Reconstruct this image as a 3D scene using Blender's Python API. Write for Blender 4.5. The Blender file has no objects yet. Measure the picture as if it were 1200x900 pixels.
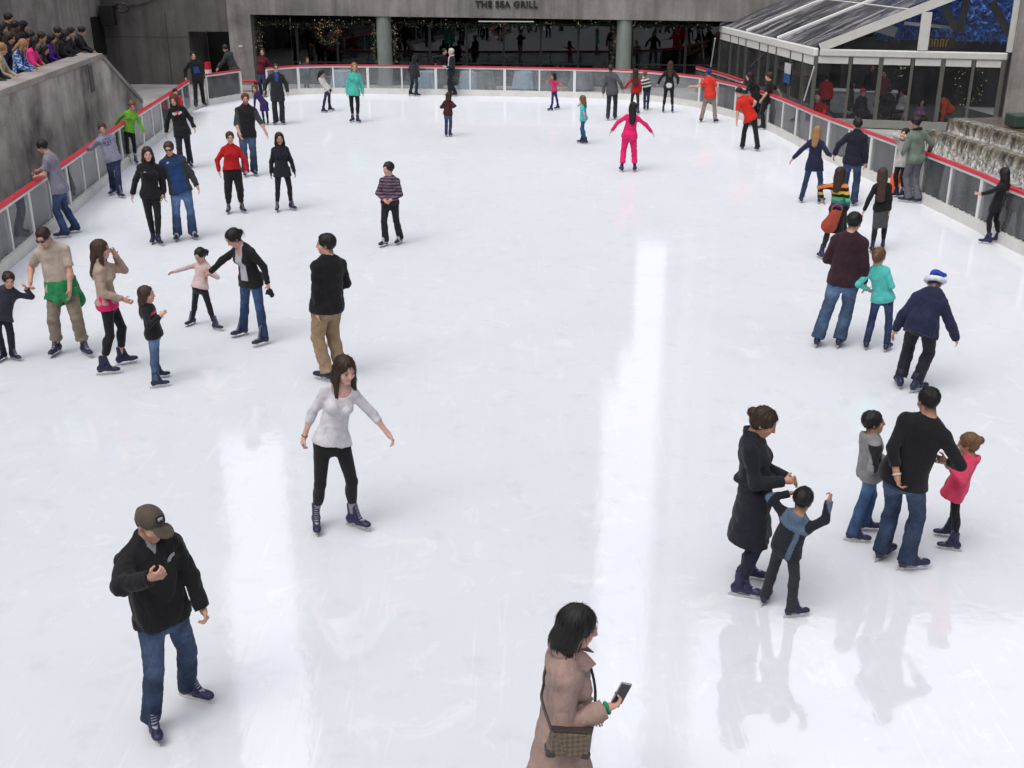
import bpy, math, random
import numpy as np
from mathutils import Vector
R = math.radians
sc = bpy.context.scene
COL = sc.collection
random.seed(7)
RNG = np.random.RandomState(11)
V = lambda *a: np.array(a, float)

# ------------------------------------------------------------------ camera
FPX, PITCH, CAMH = 1300.0, R(21.25), 5.2      # focal length for a 1200 px wide frame
def ray(px, py):
    x = (px - 600) / FPX; v = -(py - 450) / FPX
    return V(x, math.cos(PITCH) + v * math.sin(PITCH), -math.sin(PITCH) + v * math.cos(PITCH))
EYE = V(0, 0, CAMH)
def at_z(px, py, z=0.0):
    d = ray(px, py); return EYE + d * ((z - CAMH) / d[2])
def at_y(px, py, Y):
    d = ray(px, py); return EYE + d * (Y / d[1])
def on_plane(px, py, p0, n):
    d = ray(px, py); n = np.array(n, float)
    return EYE + d * (((np.array(p0, float) - EYE) @ n) / (d @ n))
cam = bpy.data.cameras.new('camera'); cam_o = bpy.data.objects.new('camera', cam); COL.objects.link(cam_o)
cam_o.location = (0, 0, CAMH); cam_o.rotation_euler = (math.pi / 2 - PITCH, 0, 0)
cam.sensor_width = 36; cam.lens = 36 * FPX / 1200; cam.clip_end = 2000; cam.clip_start = 0.05
sc.camera = cam_o

# ------------------------------------------------------------------ small helpers
def nrm(v): return v / (np.linalg.norm(v) + 1e-12)
def rotz(v, a):
    c, s = math.cos(a), math.sin(a); return V(c * v[0] - s * v[1], s * v[0] + c * v[1], v[2])
def rotax(v, ax, a):
    ax = nrm(ax); return v * math.cos(a) + np.cross(ax, v) * math.sin(a) + ax * (ax @ v) * (1 - math.cos(a))
def tag(o, label=None, cat=None, group=None, kind=None):
    if label: o['label'] = label
    if cat: o['category'] = cat
    if group: o['group'] = group
    if kind: o['kind'] = kind
    return o
def link(name, me, mat=None, parent=None, loc=None):
    o = bpy.data.objects.new(name, me); COL.objects.link(o)
    if mat is not None and me is not None: me.materials.append(mat)
    if parent is not None: o.parent = parent
    if loc is not None: o.location = tuple(float(c) for c in loc)
    return o
def empty(name, loc=(0, 0, 0)):
    o = bpy.data.objects.new(name, None); COL.objects.link(o); o.location = tuple(float(c) for c in loc); o.empty_display_size = .2
    return o
def np_mesh(name, verts, faces, cols=None, smooth=True):
    """verts (n,3), faces (m,4) or (m,3) arrays"""
    me = bpy.data.meshes.new(name)
    n, m, w = len(verts), len(faces), faces.shape[1]
    me.vertices.add(n); me.vertices.foreach_set('co', np.ascontiguousarray(verts, np.float32).ravel())
    me.loops.add(m * w); me.loops.foreach_set('vertex_index', np.ascontiguousarray(faces, np.int32).ravel())
    me.polygons.add(m); me.polygons.foreach_set('loop_start', np.arange(0, m * w, w, dtype=np.int32))
    me.polygons.foreach_set('use_smooth', np.full(m, smooth))
    me.update(calc_edges=True)
    if cols is not None:
        a = me.color_attributes.new('col', 'FLOAT_COLOR', 'POINT')
        c = np.ones((n, 4), np.float32); c[:, :3] = cols
        a.data.foreach_set('color', c.ravel())
    return me
class MB:
    """collects boxes, bars and plates, then links them as one mesh"""
    def __init__(s): s.v = []; s.f = []
    def add(s, vs, fs):
        b = len(s.v); s.v += [tuple(float(c) for c in q) for q in vs]; s.f += [tuple(b + i for i in q) for q in fs]; return s
    def box(s, lo, hi):
        x0, y0, z0 = lo; x1, y1, z1 = hi
        return s.add([(x0,y0,z0),(x1,y0,z0),(x1,y1,z0),(x0,y1,z0),(x0,y0,z1),(x1,y0,z1),(x1,y1,z1),(x0,y1,z1)],
                     [(0,3,2,1),(4,5,6,7),(0,1,5,4),(1,2,6,5),(2,3,7,6),(3,0,4,7)])
    def hexa(s, b, t):      # bottom quad, top quad
        return s.add(list(b) + list(t), [(0,3,2,1),(4,5,6,7),(0,1,5,4),(1,2,6,5),(2,3,7,6),(3,0,4,7)])
    def bar(s, a, b, w, h, up=(0, 0, 1)):   # beam from a to b, w sideways, h along up
        a, b = np.array(a, float), np.array(b, float); d = nrm(b - a); u = np.array(up, float); u = nrm(u - d * (u @ d)); l = np.cross(d, u)
        q = lambda c: [c - l*w/2 - u*h/2, c + l*w/2 - u*h/2, c + l*w/2 + u*h/2, c - l*w/2 + u*h/2]
        A, B = q(a), q(b)
        return s.add(A + B, [(0,1,2,3),(7,6,5,4),(0,4,5,1),(1,5,6,2),(2,6,7,3),(3,7,4,0)])
    def tube(s, pts, r, n=8, closed=False):
        pts = [np.array(p, float) for p in pts]; rings = []
        for i, p in enumerate(pts):
            d = nrm(pts[(i + 1) % len(pts)] - pts[i - 1]) if (closed or 0 < i < len(pts) - 1) else nrm(pts[min(i + 1, len(pts) - 1)] - pts[max(i - 1, 0)])
            u = V(0, 0, 1) if abs(d[2]) < .9 else V(1, 0, 0); a = nrm(np.cross(d, u)); b = np.cross(d, a)
            rr = r[i] if isinstance(r, (list, tuple)) else r
            rings.append([p + rr * (a * math.cos(2*math.pi*j/n) + b * math.sin(2*math.pi*j/n)) for j in range(n)])
        vs = [q for g in rings for q in g]; fs = []; m = len(rings)
        for i in range(m if closed else m - 1):
            for j in range(n):
                fs.append((i*n + j, i*n + (j+1) % n, ((i+1) % m)*n + (j+1) % n, ((i+1) % m)*n + j))
        if not closed: fs += [tuple(range(n - 1, -1, -1)), tuple((m-1)*n + j for j in range(n))]
        return s.add(vs, fs)
    def prism(s, poly, ext):   # polygon of 3D points extruded by vector ext
        n = len(poly); e = np.array(ext, float); p = [np.array(q, float) for q in poly]
        return s.add(p + [q + e for q in p], [tuple(range(n - 1, -1, -1)), tuple(range(n, 2*n))] + [(i, (i+1) % n, n + (i+1) % n, n + i) for i in range(n)])
    def mesh(s, name, bevel=0):
        me = bpy.data.meshes.new(name); me.from_pydata(s.v, [], s.f); me.update()
        import bmesh
        bm = bmesh.new(); bm.from_mesh(me); bmesh.ops.recalc_face_normals(bm, faces=bm.faces)
        if bevel: bmesh.ops.bevel(bm, geom=list(bm.edges), offset=bevel, segments=1, affect='EDGES', clamp_overlap=True)
        bm.to_mesh(me); bm.free(); return me
    def build(s, name, mat, parent=None, bevel=0):
        me = s.mesh(name, bevel)
        loc = None
        if parent is None:          # put the origin at the base of the thing
            a = np.array([v.co[:] for v in me.vertices]); loc = V(a[:,0].mean(), a[:,1].mean(), a[:,2].min())
            me.transform(__import__('mathutils').Matrix.Translation(Vector(-loc)))
        else:
            off = Vector((0, 0, 0)); q = parent
            while q is not None: off += q.location; q = q.parent
            me.transform(__import__('mathutils').Matrix.Translation(-off))
        return link(name, me, mat, parent, loc)

# ------------------------------------------------------------------ signed distance modelling (smooth organic shapes)
class SDF:
    def __init__(s): s.p = []
    def cone(s, a, b, ra, rb, k=.02, n=None, fl=1.0, op=0, clip=None):
        """tapered capsule a-b; flattened along n by fl; clip = list of (point, normal): keeps the side the normal points away from"""
        a, b = np.array(a, float), np.array(b, float); r = max(ra, rb)
        lo, hi = np.minimum(a, b) - r, np.maximum(a, b) + r
        s.p.append(('c', (a, b, ra, rb, n, fl), k, op, clip, lo, hi)); return s
    def ell(s, c, rad, ax=None, k=.02, op=0, clip=None):
        c = np.array(c, float); ax = np.eye(3) if ax is None else np.array(ax, float)
        e = np.abs(ax.T) @ np.array(rad, float)
        s.p.append(('e', (c, np.array(rad, float), ax), k, op, clip, c - e, c + e)); return s
    def torus(s, c, ax, r, t, k=.01, fwd=None, ky=1.0, op=0, clip=None):
        c = np.array(c, float); q = r + t
        s.p.append(('t', (c, nrm(np.array(ax, float)), r, t), k, op, clip, c - q, c + q)); return s
    def mesh(s, v, disp=None):
        P = [q for q in s.p if q[3] == 0]
        lo = np.min([q[5] for q in P], 0) - 3 * v - .012; hi = np.max([q[6] for q in P], 0) + 3 * v + .012
        n = np.ceil((hi - lo) / v).astype(int) + 1
        g = np.full(n, 1.0, np.float32); X, Y, Z = [(lo[i] + v * np.arange(n[i])).astype(np.float32) for i in range(3)]
        for kind, a, k, op, clip, l, h in s.p:
            m = k + 2.5 * v + .004
            i0 = np.clip(np.floor((l - m - lo) / v).astype(int), 0, n); i1 = np.clip(np.ceil((h + m - lo) / v).astype(int) + 1, 0, n)
            if (i1 <= i0).any(): continue
            sl = tuple(slice(i0[i], i1[i]) for i in range(3))
            x, y, z = X[sl[0]][:, None, None], Y[sl[1]][None, :, None], Z[sl[2]][None, None, :]
            if kind == 'c':
                A, B, ra, rb, nn, fl = a; ba = B - A; L2 = max(ba @ ba, 1e-9)
                px, py, pz = x - A[0], y - A[1], z - A[2]
                t = np.clip((px * ba[0] + py * ba[1] + pz * ba[2]) / L2, 0, 1)
                px = px - t * ba[0]; py = py - t * ba[1]; pz = pz - t * ba[2]
                rr = ra + (rb - ra) * t
                q2 = px * px + py * py + pz * pz
                if nn is None: d = np.sqrt(q2) - rr
                else:
                    dn = px * nn[0] + py * nn[1] + pz * nn[2]
                    qq = np.sqrt(q2 + dn * dn * (1 / fl**2 - 1)) + 1e-6
                    d = np.sqrt(q2) * (1 - rr / qq); d = np.maximum(d, -rr * fl)
            elif kind == 'e':
                C, rad, ax = a; px, py, pz = x - C[0], y - C[1], z - C[2]
                k0 = 0; k1 = 0
                for i in range(3):
                    u = (px * ax[i][0] + py * ax[i][1] + pz * ax[i][2]) / rad[i]; k0 = k0 + u * u; k1 = k1 + (u / rad[i])**2
                k0 = np.sqrt(k0); d = k0 * (k0 - 1) / (np.sqrt(k1) + 1e-6); d = np.maximum(d, -rad.min())
            else:
                C, ax, r, t = a; px, py, pz = x - C[0], y - C[1], z - C[2]
                hh = px * ax[0] + py * ax[1] + pz * ax[2]
                rho = np.sqrt(np.maximum(px * px + py * py + pz * pz - hh * hh, 0))
                d = np.sqrt((rho - r)**2 + hh * hh) - t
            if clip:
                for pt, nn in clip:
                    d = np.maximum(d, (x - pt[0]) * nn[0] + (y - pt[1]) * nn[1] + (z - pt[2]) * nn[2])
            f = g[sl]
            if op == 0:
                if k > 0:
                    hh = np.maximum(k - np.abs(f - d), 0) / k; g[sl] = np.minimum(f, d) - hh * hh * k * .25
                else: g[sl] = np.minimum(f, d)
            elif op == 1:      # cut away
                d = -d; hh = np.maximum(k - np.abs(f - d), 0) / max(k, 1e-6); g[sl] = np.maximum(f, d) + hh * hh * k * .25
            elif op == 2:      # keep only inside of this shape (needs a shape larger than the grid part)
                g[sl] = np.maximum(f, d)
        if disp is not None:
            m = np.nonzero(np.abs(g) < .035)
            pts = np.stack([X[m[0]], Y[m[1]], Z[m[2]]], 1); g[m] += disp(pts).astype(np.float32)
        for ax in range(3):      # closed at the edge of the grid
            g[(slice(None),) * ax + (0,)] = 1; g[(slice(None),) * ax + (-1,)] = 1
        return nets(g, lo, v)
EDG = [(0,1),(2,3),(4,5),(6,7),(0,2),(1,3),(4,6),(5,7),(0,4),(1,5),(2,6),(3,7)]
CRN = np.array([(i >> 2 & 1, i >> 1 & 1, i & 1) for i in range(8)])
def nets(g, lo, v):
    ins = g < 0; a = ins.view(np.int8); s = a[:-1] + a[1:]; s = s[:, :-1] + s[:, 1:]; s = s[:, :, :-1] + s[:, :, 1:]
    act = (s > 0) & (s < 8); I = np.argwhere(act)
    val = np.stack([g[I[:,0] + c[0], I[:,1] + c[1], I[:,2] + c[2]] for c in CRN], 1)
    acc = np.zeros((len(I), 3)); cnt = np.zeros(len(I))
    for e0, e1 in EDG:
        va, vb = val[:, e0], val[:, e1]; m = (va < 0) != (vb < 0)
        t = np.where(m, va / np.where(m, va - vb, 1), 0)[:, None]
        acc += np.where(m[:, None], CRN[e0] + (CRN[e1] - CRN[e0]) * t, 0); cnt += m
    verts = lo + v * (I + acc / cnt[:, None])
    vid = np.full(act.shape, -1, np.int32); vid[act] = np.arange(len(I), dtype=np.int32)
    F = []
    for ax in range(3):
        o = [i for i in range(3) if i != ax]
        i0 = [slice(1, -1)] * 3; i1 = [slice(1, -1)] * 3; i0[ax] = slice(0, -1); i1[ax] = slice(1, None)
        A, B = ins[tuple(i0)], ins[tuple(i1)]; idx = np.argwhere(A != B); fl = A[A != B]
        idx[:, o[0]] += 1; idx[:, o[1]] += 1
        def at(d0, d1):
            j = idx.copy(); j[:, o[0]] += d0; j[:, o[1]] += d1; return vid[j[:,0], j[:,1], j[:,2]]
        q = np.stack([at(-1,-1), at(0,-1), at(0,0), at(-1,0)], 1)
        flip = fl if ax != 1 else ~fl
        q[~flip] = q[~flip][:, ::-1]; F.append(q)
    return verts, np.concatenate(F)
def wrinkles(amp, fr=34.0, seed=0, stretch=(1, 1, 1)):
    r = np.random.RandomState(seed); W = []
    for i in range(7):
        d = nrm(r.normal(size=3) * np.array([.9, .9, 1.])); f = fr * r.uniform(.5, 1.9); d2 = nrm(r.normal(size=3))
        W.append((d * f / np.array(stretch), r.uniform(0, 6.3), d2 * f * .45, r.uniform(0, 6.3), r.uniform(.5, 1.) * (fr / f)**.5))
    tot = sum(w[4] for w in W)
    def fn(p):
        o = 0
        for w, ph, w2, ph2, a in W: o = o + a * ((1 - np.abs(np.sin(p @ w * .5 + ph + 1.2 * np.sin(p @ w2 + ph2))))**2.2 - .24)
        return o * amp * 2.4 / tot
    return fn
# ------------------------------------------------------------------ materials
MATS = {}
def node_mat(name):
    m = bpy.data.materials.new(name); m.use_nodes = True; nt = m.node_tree; nt.nodes.clear()
    out = nt.nodes.new('ShaderNodeOutputMaterial'); return m, nt, out
def N(nt, t, **kw):
    n = nt.nodes.new(t)
    for k, v in kw.items():
        if k.startswith('i_'): n.inputs[k[2:].replace('_', ' ')].default_value = v
        else: setattr(n, k, v)
    return n
def ramp(nt, fac, stops, interp='LINEAR'):
    r = nt.nodes.new('ShaderNodeValToRGB'); r.color_ramp.interpolation = interp
    e = r.color_ramp.elements
    while len(e) < len(stops): e.new(.5)
    for i, (p, c) in enumerate(stops):
        e[i].position = p; e[i].color = (c, c, c, 1) if not hasattr(c, '__len__') else (*c[:3], 1)
    nt.links.new(fac, r.inputs[0]); return r.outputs[0]
def mixc(nt, fac, a, b, mode='MIX'):
    n = nt.nodes.new('ShaderNodeMix'); n.data_type = 'RGBA'; n.blend_type = mode
    for s, v in ((0, fac), (6, a), (7, b)):
        if isinstance(v, bpy.types.NodeSocket): nt.links.new(v, n.inputs[s])
        else: n.inputs[s].default_value = v if s == 0 else (*v[:3], 1)
    return n.outputs[2]
def noise(nt, scale, detail=4, rough=.55, vec=None, dist=0):
    n = nt.nodes.new('ShaderNodeTexNoise'); n.inputs['Scale'].default_value = scale; n.inputs['Detail'].default_value = detail
    n.inputs['Roughness'].default_value = rough; n.inputs['Distortion'].default_value = dist
    if vec is not None: nt.links.new(vec, n.inputs['Vector'])
    return n.outputs[0]
def coords(nt, scale=(1, 1, 1), kind='Object', rot=(0, 0, 0)):
    t = nt.nodes.new('ShaderNodeTexCoord'); m = nt.nodes.new('ShaderNodeMapping')
    m.inputs['Scale'].default_value = scale; m.inputs['Rotation'].default_value = rot
    nt.links.new(t.outputs[kind], m.inputs[0]); return m.outputs[0]
def bump(nt, h, strength=.3, dist=.01):
    b = nt.nodes.new('ShaderNodeBump'); b.inputs['Strength'].default_value = strength; b.inputs['Distance'].default_value = dist
    nt.links.new(h, b.inputs['Height']); return b.outputs[0]
def principled(nt, out, base=None, rough=.6, metal=0, normal=None, **kw):
    p = nt.nodes.new('ShaderNodeBsdfPrincipled')
    if isinstance(base, bpy.types.NodeSocket): nt.links.new(base, p.inputs['Base Color'])
    elif base is not None: p.inputs['Base Color'].default_value = (*base[:3], 1)
    if isinstance(rough, bpy.types.NodeSocket): nt.links.new(rough, p.inputs['Roughness'])
    else: p.inputs['Roughness'].default_value = rough
    p.inputs['Metallic'].default_value = metal
    if normal is not None: nt.links.new(normal, p.inputs['Normal'])
    for k, v in kw.items(): p.inputs[k.replace('_', ' ')].default_value = v
    nt.links.new(p.outputs[0], out.inputs[0]); return p
def cloth(c, kind='cloth'):
    """woven cloth of colour c; c None = colour comes from the 'col' attribute of the mesh"""
    key = ('cloth', c, kind)
    if key in MATS: return MATS[key]
    m, nt, out = node_mat(kind + '_fabric'); vec = coords(nt)
    if c is None:
        a = nt.nodes.new('ShaderNodeAttribute'); a.attribute_name = 'col'; base = a.outputs['Color']
    else:
        a = nt.nodes.new('ShaderNodeRGB'); a.outputs[0].default_value = (*c, 1); base = a.outputs[0]
    lo, hi = (.72, 1.25) if kind != 'denim' else (.5, 1.6)
    n1 = ramp(nt, noise(nt, 9 if kind != 'denim' else 6, 5, .6, vec), [(.25, lo), (.75, hi)])
    base = mixc(nt, 1.0, base, n1, 'MULTIPLY')
    if kind == 'denim':
        v2 = coords(nt, (1, 1, .25)); n2 = ramp(nt, noise(nt, 90, 3, .6, v2), [(.3, .8), (.75, 1.25)])
        base = mixc(nt, 1.0, base, n2, 'MULTIPLY')
    fine = noise(nt, 260 if kind != 'knit' else 120, 2, .5, vec)
    nb0 = bump(nt, noise(nt, 8 if kind != 'legging' else 5, 3, .5, coords(nt, (1, 1, .6)), 1.6), .55 if kind not in ('knit', 'leather') else .35, .035)
    b2 = nt.nodes.new('ShaderNodeBump'); b2.inputs['Strength'].default_value = .25 if kind != 'knit' else .5; b2.inputs['Distance'].default_value = .004
    nt.links.new(fine, b2.inputs['Height']); nt.links.new(nb0, b2.inputs['Normal']); nb = b2.outputs[0]
    r = {'shiny': .42, 'leather': .5, 'cloth': .85, 'denim': .88, 'knit': .95}.get(kind, .85)
    p = principled(nt, out, base, r, normal=nb)
    p.inputs['Specular IOR Level'].default_value = .25
    if kind in ('cloth', 'knit'): p.inputs['Sheen Weight'].default_value = .08; p.inputs['Sheen Roughness'].default_value = .5
    MATS[key] = m; return m
def skin_mat():
    if 'skin' in MATS: return MATS['skin']
    m, nt, out = node_mat('skin'); a = nt.nodes.new('ShaderNodeAttribute'); a.attribute_name = 'col'; vec = coords(nt)
    n1 = ramp(nt, noise(nt, 22, 4, .6, vec), [(.3, (.86, .8, .8)), (.7, (1.1, 1.06, 1.04))])
    p = principled(nt, out, mixc(nt, 1., a.outputs['Color'], n1, 'MULTIPLY'), .5, normal=bump(nt, noise(nt, 300, 2, .5, vec), .15, .002))
    p.inputs['Specular IOR Level'].default_value = .35
    p.inputs['Subsurface Weight'].default_value = .12; p.inputs['Subsurface Radius'].default_value = (.012, .005, .003); p.inputs['Subsurface Scale'].default_value = 1.
    MATS['skin'] = m; return m
def hair_mat(c):
    key = ('hair', c)
    if key in MATS: return MATS[key]
    m, nt, out = node_mat('hair_strands'); vec = coords(nt, (1, 1, .12))
    n = noise(nt, 130, 4, .65, vec)
    base = ramp(nt, n, [(.3, tuple(q * .55 for q in c)), (.62, tuple(q * 1.25 for q in c)), (.8, tuple(min(1, q * 1.9) for q in c))])
    p = principled(nt, out, base, .55, normal=bump(nt, n, .4, .005)); p.inputs['Specular IOR Level'].default_value = .34
    MATS[key] = m; return m
def plain(name, c, rough=.5, metal=0, var=.15, scale=8, bumps=0, **kw):
    key = ('p', name, c, rough)
    if key in MATS: return MATS[key]
    m, nt, out = node_mat(name); vec = coords(nt); n = noise(nt, scale, 5, .6, vec)
    base = mixc(nt, 1., c, ramp(nt, n, [(.25, 1 - var), (.75, 1 + var)]), 'MULTIPLY')
    rr = ramp(nt, noise(nt, scale * 2.3, 4, .6, vec), [(.3, max(0, rough - .08)), (.7, min(1, rough + .1))])
    principled(nt, out, base, rr, metal, normal=bump(nt, noise(nt, scale * 12, 3, .6, vec), bumps, .004) if bumps else None, **kw)
    MATS[key] = m; return m
def attr_mat(name, rough=.5, metal=0, spec=.4):
    key = ('attr', name)
    if key in MATS: return MATS[key]
    m, nt, out = node_mat(name); a = nt.nodes.new('ShaderNodeAttribute'); a.attribute_name = 'col'; vec = coords(nt)
    base = mixc(nt, 1., a.outputs['Color'], ramp(nt, noise(nt, 40, 4, .6, vec), [(.25, .75), (.75, 1.3)]), 'MULTIPLY')
    p = principled(nt, out, base, ramp(nt, noise(nt, 60, 3, .6, vec), [(.3, rough - .12), (.7, rough + .15)]), metal); p.inputs['Specular IOR Level'].default_value = spec
    MATS[key] = m; return m
# ------------------------------------------------------------------ people
ZU = V(0, 0, 1)
def ik(a, c, l1, l2, pole):
    d = c - a; L = np.linalg.norm(d); u = d / (L + 1e-9)
    if L > (l1 + l2) * .995: return a + u * L * l1 / (l1 + l2)
    x = (L * L + l1 * l1 - l2 * l2) / (2 * L); hh = math.sqrt(max(l1 * l1 - x * x, 0))
    p = nrm(pole - u * (pole @ u)); return a + u * x + p * hh
def hand(S, W, d, n, t, s, curl, v):
    r0 = lambda r: max(r * s, .62 * v)
    S.cone(W - d*.03*s, W + d*.03*s, .026*s, .028*s, .012)
    S.ell(W + d*.052*s, (.039*s, max(.016*s, .8*v), .048*s), [t, n, d], .012)
    c1, c2 = curl
    for off, ln in ((.029, .070), (.0098, .080), (-.0098, .074), (-.029, .058)):
        p = W + d*.088*s + t*off*s; sp = t * off * 2.2
        d1 = nrm(nrm(d * math.cos(c1) + n * math.sin(c1)) + sp); d2 = nrm(d * math.cos(c1 + c2) + n * math.sin(c1 + c2))
        q = p + d1 * ln * .52 * s; e = q + d2 * ln * .48 * s
        S.cone(p - d1*.012*s, q, r0(.0092), r0(.0085), .004); S.cone(q, e, r0(.0083), r0(.0068), .003)
    p = W + d*.022*s + t*.026*s; d1 = nrm(d*.62 + t*.72 + n*.25); q = p + d1*.045*s; e = q + nrm(d*.85 + t*.25 + n*.35)*.034*s
    S.cone(p, q, r0(.0125), r0(.0105), .01); S.cone(q, e, r0(.0102), r0(.008), .004)

# -- the rental skate, modelled once and shared: boot with sole and laces, steel blade as its part
def skate_meshes():
    S = SDF()
    S.cone((0,-.075,.098), (0,.085,.082), .044, .036, .02, V(1,0,0), .92)
    S.ell((0,.115,.078), (.043,.06,.03), None, .02)
    S.ell((0,-.085,.092), (.041,.05,.045), None, .015)
    top = [(V(0,-.05,.275), nrm(V(0,-.12,1)))]
    S.cone((0,-.06,.11), (0,-.05,.29), .042, .048, .03, V(1,0,0), .88, clip=top)
    S.cone((0,.035,.115), (0,-.014,.285), .034, .032, .03, V(0,1,0), .62)       # tongue
    S.ell((0,-.048,.305), (.034,.034,.03), None, .006, op=1)
    S.cone((0,-.085,.05), (0,-.082,.075), .034, .037, .006, V(1,0,0), .95, clip=[(V(0,0,.046), V(0,0,-1))])   # heel block
    S.cone((0,.02,.066), (0,.135,.066), .04, .037, .006, clip=[(V(0,0,.058), V(0,0,-1)), (V(0,0,.071), V(0,0,1))])
    v, f = S.mesh(.0055)
    c = np.tile(np.array((.013, .015, .052)), (len(v), 1))
    c[v[:,2] < .0715] = (.012, .010, .010)
    lace = (np.abs(v[:,0]) < .021) & (v[:,1] > -.02 + (.28 - v[:,2]) * .33) & (v[:,2] > .105) & (np.sin(v[:,2] * 330) > .55)
    c[lace] = (.30, .30, .36)
    boot = np_mesh('ice_skate', v, f, c); boot.materials.append(attr_mat('skate_leather', .42))
    b = MB(); w = .0026
    prof = [(-.152,.006), (-.145,.0), (.138,.0), (.156,.010), (.166,.026), (.158,.032), (.140,.024), (-.150,.024)]
    b.prism([(-w, y, z) for y, z in prof], (2*w, 0, 0))
    for y0, y1, y2, y3 in ((-.118,-.066,-.108,-.075), (.045,.118,.056,.105)):
        b.prism([(-w*1.5, y2, .022), (-w*1.5, y3, .022), (-w*1.5, y1, .060), (-w*1.5, y0, .060)], (3*w, 0, 0))
        b.box((-.021, y0 - .008, .0455 if y0 < 0 else .057), (.021, y1 + .008, .0495 if y0 < 0 else .061))
    bl = b.mesh('blade'); bl.materials.append(plain('skate_steel', (.55, .56, .58), .32, 1.0, .1, 40))
    return boot, bl
BOOT, BLADE = skate_meshes()
BOOTK = BOOT.copy(); BOOTK.name = 'ice_skate_black'
_c = np.empty(len(BOOTK.vertices) * 4, np.float32); BOOTK.color_attributes['col'].data.foreach_get('color', _c); _c = _c.reshape(-1, 4)
_m = _c[:,2] > .06; _c[_m, :3] = _c[_m, :3] * 0 + np.array((.012,.012,.014)); BOOTK.color_attributes['col'].data.foreach_set('color', _c.ravel())
BOOTG = BOOTK.copy(); BOOTG.name = 'ice_skate_grey'; _d = _c.copy()
_vz = np.array([q.co[:] for q in BOOTG.vertices]); _d[(_vz[:,1] < .06) & (_vz[:,2] > .072), :3] = (.34, .34, .37); BOOTG.color_attributes['col'].data.foreach_set('color', _d.ravel())

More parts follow.
